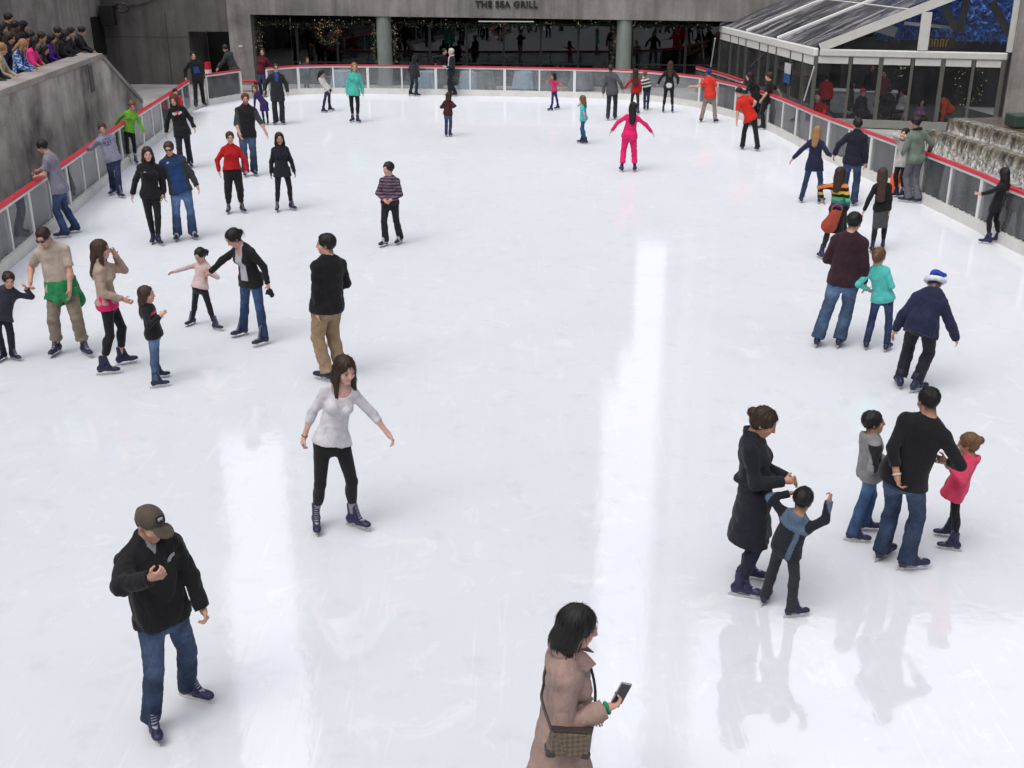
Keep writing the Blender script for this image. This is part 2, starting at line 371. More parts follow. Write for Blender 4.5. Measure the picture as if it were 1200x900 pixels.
SK = {'l': (.56,.33,.25), 'p': (.60,.38,.31), 't': (.42,.23,.15), 'b': (.16,.08,.05)}
DIAG = []
def person(label, top, feet, face, cat='skater', group='people skating on the ice', **o):
    g = o.get; gz = g('gz', 0.0); sk = g('skates', 1); lift = .06 if sk else .03
    if g('xy') is not None:
        mid = V(*g('xy'), gz); GL = GR = None
    else:
        GL, GR = at_z(*feet[0], gz), at_z(*feet[1], gz); mid = (GL + GR) / 2
    beta = math.atan2(mid[0], mid[1])
    dirof = lambda a: V(math.sin(R(a) - beta), -math.cos(R(a) - beta), 0)
    F0 = dirof(face); lx0 = np.cross(ZU, F0)
    tp = at_y(*top, mid[1] + g('dy', 0.))
    h = g('h') or (tp[2] - gz - lift) / .99
    s = h / 1.75; L = (.120 + .069 * h) * g('hs', 1.); fem = g('sex', 'm') == 'f'; wd = g('wd', 1.) * s
    if GL is None:
        sp = .10 * s; GL, GR = mid + lx0 * sp, mid - lx0 * sp
    cr = g('cr', .985)
    if g('sit'): cr = max(.42, .985 - (.99*h + lift - (tp[2] - gz)) / (.85*s))
    pel = g('pel', (0, 0))
    P = mid + V(pel[0], pel[1], 0) + ZU * (lift + .075*s + .85*s*cr)
    # head frame
    hf = dirof(face + g('hy', 0)); lean0 = nrm(tp - P); hup = nrm(ZU * .75 + lean0 * .25) if not g('fl') else nrm(ZU * .4 + lean0 * .6)
    hf = nrm(hf - hup * (hf @ hup)); hl = np.cross(hup, hf); hp = -R(g('hp', 3)); hf, hup = rotax(hf, hl, -hp), rotax(hup, hl, -hp)
    if g('ht'): hl, hup = rotax(hl, hf, R(g('ht'))), rotax(hup, hf, R(g('ht')))
    HC = tp - ZU * .5 * L - hf * .01
    Nk = HC - hup * .62 * L - hf * .028 * s
    U = nrm(Nk - P); T = np.linalg.norm(Nk - P)
    DIAG.append((label[:40], round(h, 2), round(T / (.581 * s), 2), tuple(np.round(mid[:2], 1))))
    Fc = nrm(F0 - U * (F0 @ U)); lx = np.cross(U, Fc)
    tw = R(g('tw', 0)); lxs, Fs = rotax(lx, U, tw), rotax(Fc, U, tw)
    dist = np.linalg.norm(mid - EYE); v = g('v') or min(max(dist * .00078, .0056), .0145)
    q = L / .23; fz = (.93 if fem else 1.) * s
    # joints
    sw = (.137 if fem else .152) * wd
    SH = [Nk - U * .108*s + lxs * i * sw + Fs * (.0) for i in (1, -1)]
    for i in (0, 1):
        sh = g('sh', (0, 0))[i]; SH[i] = SH[i] + ZU * sh * s
    l1, l2 = .285*s, .25*s
    AR = []
    for i, key in enumerate(('L', 'R')):
        sd = 1 - 2 * i; hd = g(key); S0 = SH[i]
        curl = g('c' + key, (.35, .45)); hdv = g('d' + key)
        if hd is None:
            W = S0 + lx * sd * .07*s - ZU * (l1 + l2) * .955 + Fc * .05*s
        elif max(abs(c) for c in hd) < 2:      # lateral, forward, up offsets from the shoulder in metres
            W = S0 + lx * sd * hd[0]*s + Fc * hd[1]*s + ZU * hd[2]*s
        else:
            Hc = at_y(hd[0], hd[1], S0[1] + hd[2]); W = Hc - nrm(Hc - S0) * .06*s
        dd = W - S0; ln = np.linalg.norm(dd)
        if ln > (l1 + l2) * .99: W = S0 + dd / ln * (l1 + l2) * .99
        pl = g('e' + key, (.5, -.6, -.35)); pole = lx * sd * pl[0] + Fc * pl[1] + ZU * pl[2]
        E_ = ik(S0, W, l1, l2, pole); d = nrm(W - E_)
        if hdv is not None: d = nrm(d + lx * sd * hdv[0] + Fc * hdv[1] + ZU * hdv[2])
        n = -lx * sd - ZU * .25 if g('n' + key) is None else lx * sd * g('n' + key)[0] + Fc * g('n' + key)[1] + ZU * g('n' + key)[2]
        n = nrm(n - d * (n @ d)); t = np.cross(n, d)
        ref = Fc if abs(d @ Fc) < .75 else ZU
        if t @ ref < 0: t = -t
        AR.append((S0, E_, W, d, n, t, curl))
    fy = g('fy') or (face + 10, face - 10); LG = []
    sc_sk = min(1.02, max(.62, .25 + .43 * h)) if not fem else min(.96, max(.62, .25 + .41 * h))
    for i in (0, 1):
        sd = 1 - 2 * i; G = (GL, GR)[i]; ff = dirof(fy[i]); Hj = P + lx0 * sd * .088*s - ZU * .02*s
        roll = nrm(ZU + .55 * nrm(Hj - G) * 1.0); roll = nrm(roll); ff2 = nrm(ff - roll * (ff @ roll)); sx = np.cross(ff2, roll)
        hl_ = g('heel', (0, 0))[i]
        if hl_: ff2, roll = rotax(ff2, sx, -R(hl_)), rotax(roll, sx, -R(hl_))
        A = G + (roll * .135 - ff2 * .055) * sc_sk if sk else G + ZU * .085*s
        K = ik(Hj, A, .43*s, .42*s, nrm(ff + F0) * 1. + V(0, 0, .1))
        LG.append((G, Hj, K, A, ff2, roll, sx))
    loc = mid.copy()
    # ---- body: one continuous surface
    b = SDF(); hipw, waist, chest = ((.158, .115, .142) if fem else (.152, .138, .16))
    hipw, waist, chest = hipw*wd, waist*wd*g('belly', 1), chest*wd
    def torso(S, t, lo=0., k=.04, clip=None, tl=0.):
        a, bb, c = P + U*(-.02*s), P + U*.36*T, P + U*.74*T
        S.cone(a, bb, hipw*.97 + max(t, tl), waist + max(t, tl), k, Fc, .74 if tl else .72, clip=clip); S.cone(bb, c, waist + t, chest + t, k, Fs, .70, clip=clip)
        S.cone(c, Nk - U*.09*s, chest + t, .095*s + t, k, Fs, .66, clip=clip)
        for i in (0, 1): S.cone(Nk - U*.095*s, SH[i], .066*s + t*.8, (.048 if fem else .057)*s + t*.9, k, clip=clip)
        S.cone(Nk - U*.05*s, Nk + (HC - Nk)*.2, .066*s + t*.6, .05*s + t*.3, .03)
        if fem and h > 1.45:
            for i in (1, -1): S.ell(P + U*.60*T + lxs*i*.068*s + Fs*.085*s, (.056*s + t, .05*s + t, .056*s + t), [lxs, Fs, U], .04)
        if g('tummy'): S.ell(P + U*.25*T + Fc*.06*s, (.13*s, (.09 + g('tummy'))*s, .13*s), [lx, Fc, U], .05)
    torso(b, 0)
    for i in (1, -1): b.ell(P - Fc*.055*s + lx*i*.065*s - U*.03*s, (.078*s, .075*s, .085*s), [lx, Fc, U], .03)
    for S0, E_, W, d, n, t, curl in AR:
        am = .86 if fem else 1.
        b.cone(S0, E_, .05*s*am, .040*s*am, .03); b.cone(E_, W, .041*s*am, .027*s*am, .015); b.ell(E_ + (W - E_)*.28, (.043*s*am,)*3, None, .03)
        hand(b, W, d, n, t, fz, curl, v)
    for G, Hj, K, A, ff2, roll, sx in LG:
        b.cone(Hj, K, .075*s, .047*s, .03); b.cone(K, A, .045*s, .030*s, .02); b.ell(K + (A - K)*.3 - ff2*.018*s, (.05*s, .05*s, .1*s), [sx, ff2, nrm(K - A)], .03)
        b.cone(A - roll*.01*s, A + (ff2*.12 - roll*.058)*s*.9, .026*s, .020*s, .01)
    X = [hl, hf, hup]; hp_ = lambda a, c, e: HC + (hl*a + hf*c + hup*e) * q
    b.cone(Nk, hp_(0, -.022, -.045), (.05 if fem else .058)*s, (.046 if fem else .054)*q, .03)
    b.ell(hp_(0, -.014, .030), (.073*q, .094*q, .084*q), X, .02)
    b.ell(hp_(0, .030, -.030), (.058*q, .062*q, .072*q), X, .035)
    b.ell(hp_(0, .048, -.088), (.034*q, .034*q, .028*q), X, .03)
    for i in (1, -1):
        b.ell(hp_(.033*i, .090, .008), (.017*q, .016*q, .012*q), X, .012, op=1)
        b.ell(hp_(.032*i, .074, .006), (.0135*q, .0135*q, .0115*q), X, .004)
        b.ell(hp_(.075*i, -.008, -.006), (.009*q, .02*q, .031*q), X, .006)
        b.ell(hp_(.043*i, .062, -.028), (.02*q, .018*q, .018*q), X, .02)
    b.cone(hp_(-.035, .082, .031), hp_(.035, .082, .031), .010*q, .010*q, .018)
    b.cone(hp_(0, .090, .014), hp_(0, .107, -.022), .008*q, .0125*q, .012); b.ell(hp_(0, .100, -.027), (.016*q, .012*q, .009*q), X, .008)
    b.ell(hp_(0, .086, -.052), (.024*q, .011*q, .0065*q), X, .005); b.ell(hp_(0, .083, -.063), (.021*q, .011*q, .007*q), X, .005)
    vb, fb = b.mesh(v)
    col = np.tile(np.array(SK[g('skin', 'l')]), (len(vb), 1)) * g('st', 1.)
    e = (vb - HC) / q; ea, ef, eu = e @ hl, e @ hf, e @ hup
    fr = ef > .06
    hc = np.array(g('hair', ('short', (.02,.012,.008)))[1])
    lip = fr & (np.abs(ea) < .026) & (np.abs(eu + .057) < .011); col[lip] = col[lip] * (.82, .5, .52) if fem else col[lip] * (.9, .66, .64)
    eye = (ef > .055) & (np.abs(np.abs(ea) - .032) < .015) & (np.abs(eu - .006) < .0075); col[eye] = (.42, .40, .38)
    iris = (ef > .055) & (np.abs(np.abs(ea) - .032) < .0075) & (np.abs(eu - .006) < .0085); col[iris] = (.03, .02, .015)
    lid = (ef > .055) & (np.abs(np.abs(ea) - .032) < .017) & (np.abs(eu - .0145) < .004); col[lid] *= .35
    brow = fr & (np.abs(np.abs(ea) - .033) < .021) & (np.abs(eu - .033) < .0048); col[brow] = hc * .5 + col[brow] * .4
    cheek = fr & (np.hypot(np.abs(ea) - .04, eu + .028) < .022); col[cheek] *= (1.02, .93, .93)
    scalp = (eu > .055) & (ef < .05); scalp &= np.linalg.norm(e, axis=1) < .16; col[scalp] = hc * .7
    nape_ = (ef < -.02) & (eu < -.03) & (eu > -.13) & (np.abs(ea) < .07) & (g('hair', ('short', 0))[0] in ('short', 'buzz', 'bun', 'pony'))
    wn = (np.clip((eu + .125) / .07, 0, 1) * np.clip((-ef - .02) / .03, 0, 1))[:, None] * .85; col = np.where(nape_[:, None], col * (1 - wn) + hc * wn, col)
    side_ = (np.abs(ea) > .05) & (ef < .035) & (ef > -.03) & (eu < .03) & (eu > -.03) & (g('hair', ('short', 0))[0] in ('short', 'buzz')); col[side_] = col[side_] * .55 + hc * .45
    if g('stubble'):
        m = (ef > .0) & (eu < -.03) & (eu > -.12) & ~lip; col[m] = col[m] * .72 + hc * .1
    if g('beard'):
        m = (ef > .0) & (eu < -.028) & (eu > -.125) & ~lip; col[m] = col[m] * .25 + hc * .75
    if g('gl'):
        for S0, E_, W, d, n, t, curl in AR: col[np.linalg.norm(vb - (W + d*.09*s), axis=1) < .115*s] = g('gl')
    if g('sock'):
        for G, Hj, K, A, ff2, roll, sx in LG:
            tt = ((vb - A) @ nrm(K - A)); near = np.linalg.norm(np.cross(vb - A, nrm(K - A)), axis=1) < .1*s
            for c_, t0, t1 in g('sock'): col[near & (tt > t0*s) & (tt < t1*s)] = c_
    root = link('person', np_mesh('person', vb - loc, fb, col), skin_mat(), None, loc)
    tag(root, label, cat, group)
    def part(name, S, mat, vv=None, disp=None, cf=None):
        a, f = S.mesh(vv or v * 1.12, disp)
        return link(name, np_mesh(name, a - loc, f, None if cf is None else cf(a)), mat, root)
    seed = len(DIAG)
    # ---- trousers or skirt
    bt = g('bot')
    if bt:
        S = SDF(); t = bt.get('t', .012) * s; kind = bt.get('kind', 'cloth'); top_c = [(P + U*.15*s, U)]
        wcl = [(P + U*.09*s, U)]
        S.cone(P - U*.03*s, P + U*.14*s, hipw*.98 + t, waist*1.0 + t, .03, Fc, .72, clip=wcl)
        for i in (1, -1): S.ell(P - Fc*.055*s + lx*i*.065*s - U*.03*s, (.08*s + t, .078*s + t, .09*s + t), [lx, Fc, U], .03)
        for G, Hj, K, A, ff2, roll, sx in LG:
            rk = .053*s + t*.9; rh = (.046 if bt.get('skirt') else bt.get('w', .055))*s; hem = bt.get('hem', -.03)*s; ax_ = nrm(A - K); He = A - ax_ * hem
            S.cone(Hj, K, .083*s + t, rk, .03); S.cone(K, He + ax_*.03*s, rk, rh, .02, clip=[(He, ax_)])
            if kind != 'legging': S.ell(K + (A - K)*.3 - ff2*.012*s, (.05*s + t*.7, .05*s + t*.7, .1*s), [sx, ff2, nrm(K - A)], .03)
            else: S.ell(K + (A - K)*.3 - ff2*.018*s, (.051*s, .051*s, .1*s), [sx, ff2, nrm(K - A)], .03)
            if bt.get('cuff'): S.torus(He - ax_*.02*s, ax_, rh*.9, .018*s, .015)
        if bt.get('skirt'):
            ln = bt['skirt']*s; m = (LG[0][2] + LG[1][2]) / 2; dn = nrm((LG[0][3] + LG[1][3]) / 2 - P); e1 = P + dn*ln
            S.cone(P + U*.1*s, e1 + dn*.05, waist + t, bt.get('w', .2)*s, .03, Fc, .8, clip=[(e1, dn)] + wcl)
        def cf(a):
            c = np.tile(np.array(bt['c']), (len(a), 1))
            if kind == 'denim':
                for G, Hj, K, A, ff2, roll, sx in LG:
                    for cen, rr, am in ((Hj + (K - Hj)*.5 + F0*.07*s, .17, .9), (K + F0*.04*s, .10, .55), (Hj + (K - Hj)*.35 - F0*.09*s, .14, .5), (K + (A - K)*.45 - F0*.03*s, .12, .3)):
                        w = np.exp(-(np.linalg.norm(a - cen, axis=1) / (rr*s))**2 * 1.6)[:, None] * am * bt.get('fade', 1.)
                        c = c * (1 + w * 1.1) + w * .012
            if kind == 'denim':
                r = a - P; la, fw, up = r @ lx0 / s, r @ F0 / s, r @ ZU / s; al = np.abs(la)
                pk = (fw < -.02) & (al > .03) & (al < .135) & (up > -.15) & (up < .0) & ((al < .036) | (al > .129) | (up > -.006) | (up < -.144))
                pk |= (fw < -.02) & (np.abs(up - .025 + al*.12) < .004) | (fw > 0) & (np.abs(np.hypot(al - .15, up - .05) - .085) < .004) & (up < .05) & (al > .05)
                pk |= (al < .004) & (up > -.12); c[pk] = c[pk] * .45
            if bt.get('skirt') and bt.get('c2'):
                c[(a - P) @ nrm((LG[0][3] + LG[1][3]) / 2 - P) > bt['skirt']*s - .0*s + .004] = bt['c2']
            return c
        amp = bt.get('wr', .015 if kind in ('denim', 'cloth') else .003) * s
        amp = min(amp, .5*t)
        part('skirt' if bt.get('skirt') else 'leggings' if kind == 'legging' else 'jeans' if kind == 'denim' else 'trousers', S, cloth(None, 'cloth' if kind == 'legging' else kind), None, wrinkles(amp, 40 / s**.5, seed, (1, 1, .8)), cf)
    # ---- upper garments
    def upper(tp_):
        S = SDF(); t = tp_.get('t', .014) * s; hem = tp_.get('hem', .07)*s; dn = U if hem < .25*s else nrm(P - (LG[0][3] + LG[1][3]) / 2)
        He = P - dn*hem; cl = [(He, -dn)]; fl = tp_.get('flare', .0)*s
        tb = ((bt or {}).get('t', .012) + .015)*s; te = max(t, tb)
        wrap = tp_.get('wrap')
        if wrap:
            cl = cl + [(P + U*.10*s, U)]; dn = U
            S.cone(P - U*.02*s, P + U*.16*s, hipw + te, waist*1.05 + te, .03, Fc, .76, clip=cl)
            for sx_ in (1, -1):
                p = P + U*.04*s + Fc*.14*s + lx*sx_*.01; q_ = p - U*.20*s + lx*sx_*.05*s + Fc*.02; S.cone(p, q_, .03*s, .05*s, .02, Fc, .5)
            S.cone(P + U*.03*s - Fc*.12*s + lx*.07*s, P - U*.26*s - Fc*.14*s + lx*.12*s, .10*s, .11*s, .03, Fc, .35); S.cone(P + U*.03*s - Fc*.12*s - lx*.07*s, P - U*.22*s - Fc*.14*s - lx*.10*s, .10*s, .10*s, .03, Fc, .35)
        if not wrap: torso(S, t * (.75 if t > .018*s else 1), clip=cl, tl=tb)
        gk = .03 if hem < .25*s else -.035*s
        S.cone(P + U*.18*T, He - dn*.05, waist*1.02 + t, hipw + te + fl, .04, Fc, .76, clip=cl)
        for i in (0, 1):
            S.ell(P - Fc*(.055*s if hem < .25*s else .02*s) + lx*(1-2*i)*.065*s - U*.03*s, (.08*s + te, .078*s + te, .09*s + te), [lx, Fc, U], .03, clip=cl)
            Hj, K_ = LG[i][1], LG[i][2]; S.cone(Hj, Hj + (K_ - Hj)*(.45 if hem < .25*s else 1.1), .083*s + tb, (.075 if hem < .25*s else .064)*s + tb, .03, clip=cl)
        sl = tp_.get('sl', 1.) * (l1 + l2)
        for S0, E_, W, d, n, tt, curl in ([] if wrap else AR):
            am = .88 if fem else 1.; t7 = t * (.72 if t > .018*s else 1); ra, re, rw = .052*s*am + t7, .042*s*am + t7, (.031*s*am + t7*.9) * tp_.get('cuff', 1.)
            u1 = nrm(E_ - S0); u2 = nrm(W - E_)
            if sl <= l1: S.cone(S0, S0 + u1*(sl + .04), ra, ra*.95 + .004, .03, clip=[(S0 + u1*sl, u1)])
            else: S.cone(S0, E_, ra, re, .03); S.cone(E_, E_ + u2*(sl - l1 + .03), re, re + (rw - re)*min(1, (sl - l1)/l2), .015, clip=[(E_ + u2*(sl - l1), u2)])
        hd = tp_.get('neck', 'crew')
        if hd == 'hood':
            S.ell(Nk - Fs*.075*s + U*.005*s, (.115*s, .07*s, .075*s), [lxs, Fs, U], .03); S.torus(Nk + Fs*.0*s - U*.005*s, nrm(U + .45*Fs), .078*s, .026*s, .02)
            S.ell(Nk + U*.06*s - Fs*.045*s, (.07*s, .045*s, .05*s), [lxs, Fs, U], .03, op=1)
        elif hd == 'collar':
            S.torus(Nk + U*.015*s, nrm(U + .35*Fs), .064*s, .02*s, .015); S.torus(Nk + U*.035*s, nrm(U + .4*Fs), .062*s, .016*s, .012)
        elif hd == 'scoop': S.ell(Nk + Fs*.085*s - U*.055*s, (.098*s, .085*s, .075*s), [lxs, Fs, U], .01, op=1)
        elif hd == 'vee': S.ell(Nk + Fs*.085*s - U*.06*s, (.04*s, .06*s, .085*s), [lxs, Fs, U], .01, op=1)
        elif hd == 'crew': S.torus(Nk + U*.0*s, nrm(U + .4*Fs), .060*s, .013*s, .01)
        if tp_.get('belt'): S.cone(P + U*.3*T - lx*.02, P + U*.3*T + lx*.02, waist + t + .008, waist + t + .008, .01, U, .14); 
        base = np.array(tp_['c'])
        def armmask(a):
            m = np.zeros(len(a), bool)
            for S0, E_, W, d, n, tt, curl in AR:
                for p0, p1 in ((S0 + (E_ - S0)*.12, E_), (E_, W)):
                    ba = p1 - p0; tpar = np.clip(((a - p0) @ ba) / (ba @ ba), 0, 1); m |= np.linalg.norm(a - p0 - tpar[:, None]*ba, axis=1) < .066*s + t
            return m & ((np.abs((a - P) @ lx) > .13*s) | (((a - P) @ Fc) > .16*s))
        def cf(a):
            c = np.tile(base, (len(a), 1)); r = a - P
            if tp_.get('pat'): tp_['pat'](c, (r @ lxs)/s, (r @ Fs)/s, (r @ U)/T, armmask, a)
            return c
        return part(tp_.get('name', 'jacket'), S, cloth(None, tp_.get('kind', 'cloth')), None, wrinkles(min(tp_.get('wr', .008)*1.7, tp_.get('t', .014)*.62)*s, tp_.get('fr', 30) / s**.5, seed + 100), cf)
    objs = {}
    for nm in ('under', 'up', 'over'):
        if g(nm): objs[nm] = upper(g(nm))
    # ---- hair
    st, hcol = g('hair', ('short', (.02,.012,.008)))[:2]; hx = g('hair')[2] if g('hair') and len(g('hair')) > 2 else {}
    hat = g('hat')
    if st != 'none':
        S = SDF(); th = .004*q if hat else hx.get('th', {'buzz': .006, 'short': .013, 'curly': .028}.get(st, .014)) * q; gr = -ZU
        nape = [(hp_(0, -.06, -.088), nrm(-hup*1. + hf*.80))]; longish = st in ('long', 'bob', 'curly', 'hoodhair')
        S.ell(hp_(0, -.021, .035), (.077*q + th, .097*q + th, .086*q + th*1.1), X, .01, clip=None if longish else nape)
        if st in ('pony', 'bun'): S.ell(hp_(0, -.045, -.02), (.07*q, .066*q, .06*q), X, .02, clip=nape)
        S.ell(hp_(0, .122, -.010), (.068*q, .080*q, .102*q), X, .012, op=1)
        if longish:
            ln = hx.get('len', .30) * s * (.5 if st == 'bob' else 1); bk = hx.get('bk', .10) * s
            p1 = hp_(0, -.052, -.01); p2 = Nk - Fc*bk + gr*(ln - .14*s) + U*.0
            S.cone(p1, hp_(0, -.075, -.09), .088*q, .085*q, .03, hf, .72); S.cone(hp_(0, -.07, -.08), p2, .088*q, hx.get('w', .075)*q, .03, hf, .5)
            if not hx.get('back'):
                for i in (1, -1):
                    S.cone(hp_(.074*i, .005, .02), hp_(.088*i, .012, -.10), .026*q, .027*q, .02); S.cone(hp_(.088*i, .012, -.10), hp_(.092*i, .03, -.10) + gr*(ln*.55) - Fc*.0, .028*q, .016*q, .02)
            else:
                for i in (1, -1): S.cone(hp_(.066*i, -.01, .02), hp_(.07*i, -.035, -.11), .032*q, .032*q, .02)
            S.ell(hp_(0, .085, -.06), (.056*q, .075*q, .09*q), X, .012, op=1)
            if not hx.get('fringe'): S.ell(hp_(.012, .122, .022), (.054*q, .070*q, .070*q), X, .014, op=1)
        if st == 'pony':
            p0 = hp_(0, -.098, .005); side = hx.get('side', 0); p1 = p0 - hf*.035*q + hl*side*.04*q - ZU*.01; ln = hx.get('len', .2)*s
            S.cone(p0, p1, .03*q, .036*q, .02); S.cone(p1, p1 + gr*ln - hf*.01, .036*q, .02*q, .02)
        if st == 'bun': S.ell(hp_(0, -.125, hx.get('up', .04)), (.045*q, .04*q, .042*q), X, .012)
        sd_ = np.random.RandomState(seed); ph = sd_.uniform(0, 6, 4)
        if hat: S.cone(hp_(0, 0, .16), hp_(0, 0, .161), .119*q, .119*q, .004, op=1)
        def strands(p):
            e = (p - HC); a = np.arctan2(e @ hl, -(e @ hf)); z = e[:, 2] / q
            if st == 'curly': return .011*q*np.sin(e[:,0]*95 + ph[0] + 2*np.sin(e[:,2]*70)) * np.sin(e[:,1]*90 + ph[1]) + .008*q*np.sin(e[:,2]*120 + ph[2] + 3*np.sin(e[:,0]*60))
            if st in ('long', 'bob'): return q * hx.get('amp', 1.) * (.0036*np.sin(a*11 + ph[0] + .5*np.sin(z*5)) + .0026*np.sin(a*27 + ph[1] + .4*np.sin(z*7)) + .0014*np.sin(a*53 + ph[2] + .5*np.sin(z*9)))
            return q * hx.get('amp', .8) * (.0030*np.sin(a*13 + ph[0] + 2.2*np.sin(z*14 + ph[1])) + .0026*np.sin(a*47 + ph[2] + 1.5*np.sin(z*25)) + .0022*np.sin(a*83 + ph[1] + 2*np.sin(z*19)) + .003*np.sin(z*32 + a*4 + ph[3]))
        ha, hfc = S.mesh(v, strands); hm = np_mesh('hair', ha - loc, hfc)
        if dist < 17 and not hat:      # loose strands lying along the hair
            nn_ = np.empty(len(ha)*3, np.float32); hm.vertices.foreach_get('normal', nn_); nn_ = nn_.reshape(-1, 3).astype(float)
            rs = np.random.RandomState(seed + 7); cnt = 1500 if dist < 11 else 700; ids = rs.randint(len(ha), size=cnt)
            er = (ha[ids] - HC) / q; ids = ids[(er @ hf < .045) | (er @ hup > .085)]; p0, n0 = ha[ids], nn_[ids]; lg = st in ('long', 'bob', 'pony'); ln_ = (.085 if lg else .035) * q * rs.uniform(.5, 1.3, len(ids)); wd_ = .0018 * rs.uniform(.6, 1.3, len(ids))
            crown = HC + hup*.11*q - hf*.03*q; fl_ = (p0 - crown) * (.5 if lg else 1.2) / q - ZU * (.9 if lg else .12) + rs.normal(size=p0.shape) * (.07 if lg else .10)
            fl_ -= n0 * (fl_ * n0).sum(1, keepdims=True); fl_ /= np.linalg.norm(fl_, axis=1, keepdims=True) + 1e-6; sd = np.cross(fl_, n0)
            lift = rs.uniform(.001, .0035, len(ids))[:, None] * q; RC = ((.115 if not lg else .15) + .5 * np.maximum(0, -((p0 - HC) @ ZU) / q - .03)[:, None]) * q; L_, W_ = ln_[:, None], wd_[:, None]
            P0, P1, P2 = p0 - n0*.001, p0 + fl_*L_*.5 + n0*(lift*.8 - (L_*.5)**2 / (2*RC)), p0 + fl_*L_ + n0*(lift*rs.uniform(.2, 2.2, len(ids))[:, None] - L_**2 / (2*RC))
            vs_ = np.stack([P0 - sd*W_, P0 + sd*W_, P1 + sd*W_*.8, P1 - sd*W_*.8, P2 + sd*W_*.15, P2 - sd*W_*.15], 1).reshape(-1, 3); b0 = len(ha) + np.arange(len(ids))[:, None] * 6
            ha = np.concatenate([ha, vs_]); hfc = np.concatenate([hfc, b0 + np.array([0, 1, 2, 3]), b0 + np.array([3, 2, 4, 5])]); hm = np_mesh('hair', ha - loc, hfc)
        link('hair', hm, hair_mat(hcol), root)
    # ---- hats and eyewear
    hat = g('hat')
    if hat:
        kind, c1_, *rest = hat; S = SDF()
        cm = cloth(c1_, 'cloth')
        if kind == 'cap':
            S.ell(hp_(0, -.010, .040), (.088*q, .109*q, .096*q), X, .01, clip=[(hp_(0, 0, .022), -hup)])
            part('cap', S, cm, min(v, .008)); S = SDF()
            S.ell(hp_(0, .125, .030), (.072*q, .075*q, .009*q + .3*v), [hl, nrm(hf - hup*.28), nrm(hup + hf*.28)], 0, clip=[(hp_(0, .085, 0), -hf)])
            part('cap_brim', S, cm, min(v, .007))
        elif kind == 'beanie':
            S.ell(hp_(0, -.012, .042), (.088*q, .106*q, .092*q), X, .01, clip=[(hp_(0, -.02, .0), nrm(-hup + hf*.25))]); S.torus(hp_(0, -.012, .018), nrm(hup - .22*hf), .085*q, .014*q, .01)
            part('knit_hat', S, cm, None)
        elif kind == 'santa':
            S.torus(hp_(0, -.014, .036), nrm(hup - .2*hf), .093*q, .034*q, .01); S.ell(hp_(.02, -.01, .035), (.09*q, .1*q, .03*q), X, .02)
            pp = hp_(.0, -.03, .11) + g('flop', V(.10, 0, -.02)) ; S2 = SDF()
            S2.cone(hp_(0, -.012, .05), hp_(0, -.015, .115), .092*q, .06*q, .02); S2.cone(hp_(0, -.015, .115), pp, .062*q, .03*q, .03)
            part('hat_crown', S2, cm, None, wrinkles(.006, 50, seed))
            part('hat_trim', S, cloth(rest[0], 'knit'), None, wrinkles(.006, 160, seed)); S3 = SDF(); S3.ell(pp + V(.0, -.02, -.07), (.036,)*3); S3.ell(pp + V(.0, -.01, -.02), (.022,)*3); part('pompom', S3, cloth(rest[0], 'knit'), None, wrinkles(.005, 160, seed))
        elif kind == 'hoodup':
            S.ell(hp_(0, -.02, .025), (.095*q, .118*q, .112*q), X, .02); S.cone(hp_(0, -.04, -.05), Nk - Fc*.02, .09*q, .1*q, .04)
            S.ell(hp_(0, .11, -.02), (.066*q, .09*q, .092*q), X, .012, op=1); S.cone(hp_(0, .06, -.03), hp_(0, .06, -.2), .05*q, .05*q, .01, op=1)
            part('hood', S, cm, None, wrinkles(.005, 40, seed))
    if g('shades'):
        S = SDF()
        for i in (1, -1): S.ell(hp_(.033*i, .092, .008), (.026*q, .009*q + .3*v, .019*q), [nrm(hl*1 - hf*.25*i), nrm(hf + hl*.25*i), hup], .004); S.cone(hp_(.058*i, .085, .012), hp_(.078*i, 0., .012), .004 + .25*v, .004 + .2*v, .004)
        S.cone(hp_(-.03, .097, .012), hp_(.03, .097, .012), .004 + .25*v, .004 + .25*v, .004)
        part('sunglasses' if g('shades') == 1 else 'glasses', S, plain('black_plastic', (.012,.012,.013), .25), min(v, .006))
    if g('scarf'):
        S = SDF(); S.torus(Nk + U*.01*s, nrm(U + .35*Fs), .075*s, .03*s, .02); part('scarf', S, cloth(g('scarf'), 'knit'), None, wrinkles(.008, 60, seed))
    # ---- skates
    if sk:
        me = {'n': BOOT, 'k': BOOTK, 'g': BOOTG}[g('boots', 'n')]
        for G, Hj, K, A, ff2, roll, sx in LG:
            Mx = __import__('mathutils').Matrix(((sx[0], ff2[0], roll[0], 0), (sx[1], ff2[1], roll[1], 0), (sx[2], ff2[2], roll[2], 0), (0, 0, 0, 1)))
            so = link('ice_skate', me, None, root); so.rotation_mode = 'QUATERNION'
            so.matrix_basis = __import__('mathutils').Matrix.Translation(Vector(G - loc + ZU*.001)) @ Mx @ __import__('mathutils').Matrix.Scale(sc_sk, 4)
            link('blade', BLADE, None, so)
    else:
        S = SDF()
        for G, Hj, K, A, ff2, roll, sx in LG:
            S.cone(G + ZU*.05*s - ff2*.05*s, G + ZU*.035*s + ff2*.13*s, .045*s, .035*s, .02, clip=[(G + ZU*.004, -ZU)])
        part('shoes', S, plain('shoe_leather', (.02,.018,.016), .5), None)
    return dict(root=root, P=P, N=Nk, U=U, lx=lx, F=Fc, Fs=Fs, lxs=lxs, HC=HC, q=q, hf=hf, hl=hl, hup=hup, AR=AR, LG=LG, s=s, loc=loc, T=T, part=part, v=v, objs=objs)
def own(name, S, mat, label, cat, v, disp=None, cf=None):
    """a thing of its own that somebody carries"""
    a, f = S.mesh(v, disp); l = a.mean(0); l[2] = a[:, 2].min()
    return tag(link(name, np_mesh(name, a - l, f, None if cf is None else cf(a)), mat, None, l), label, cat)
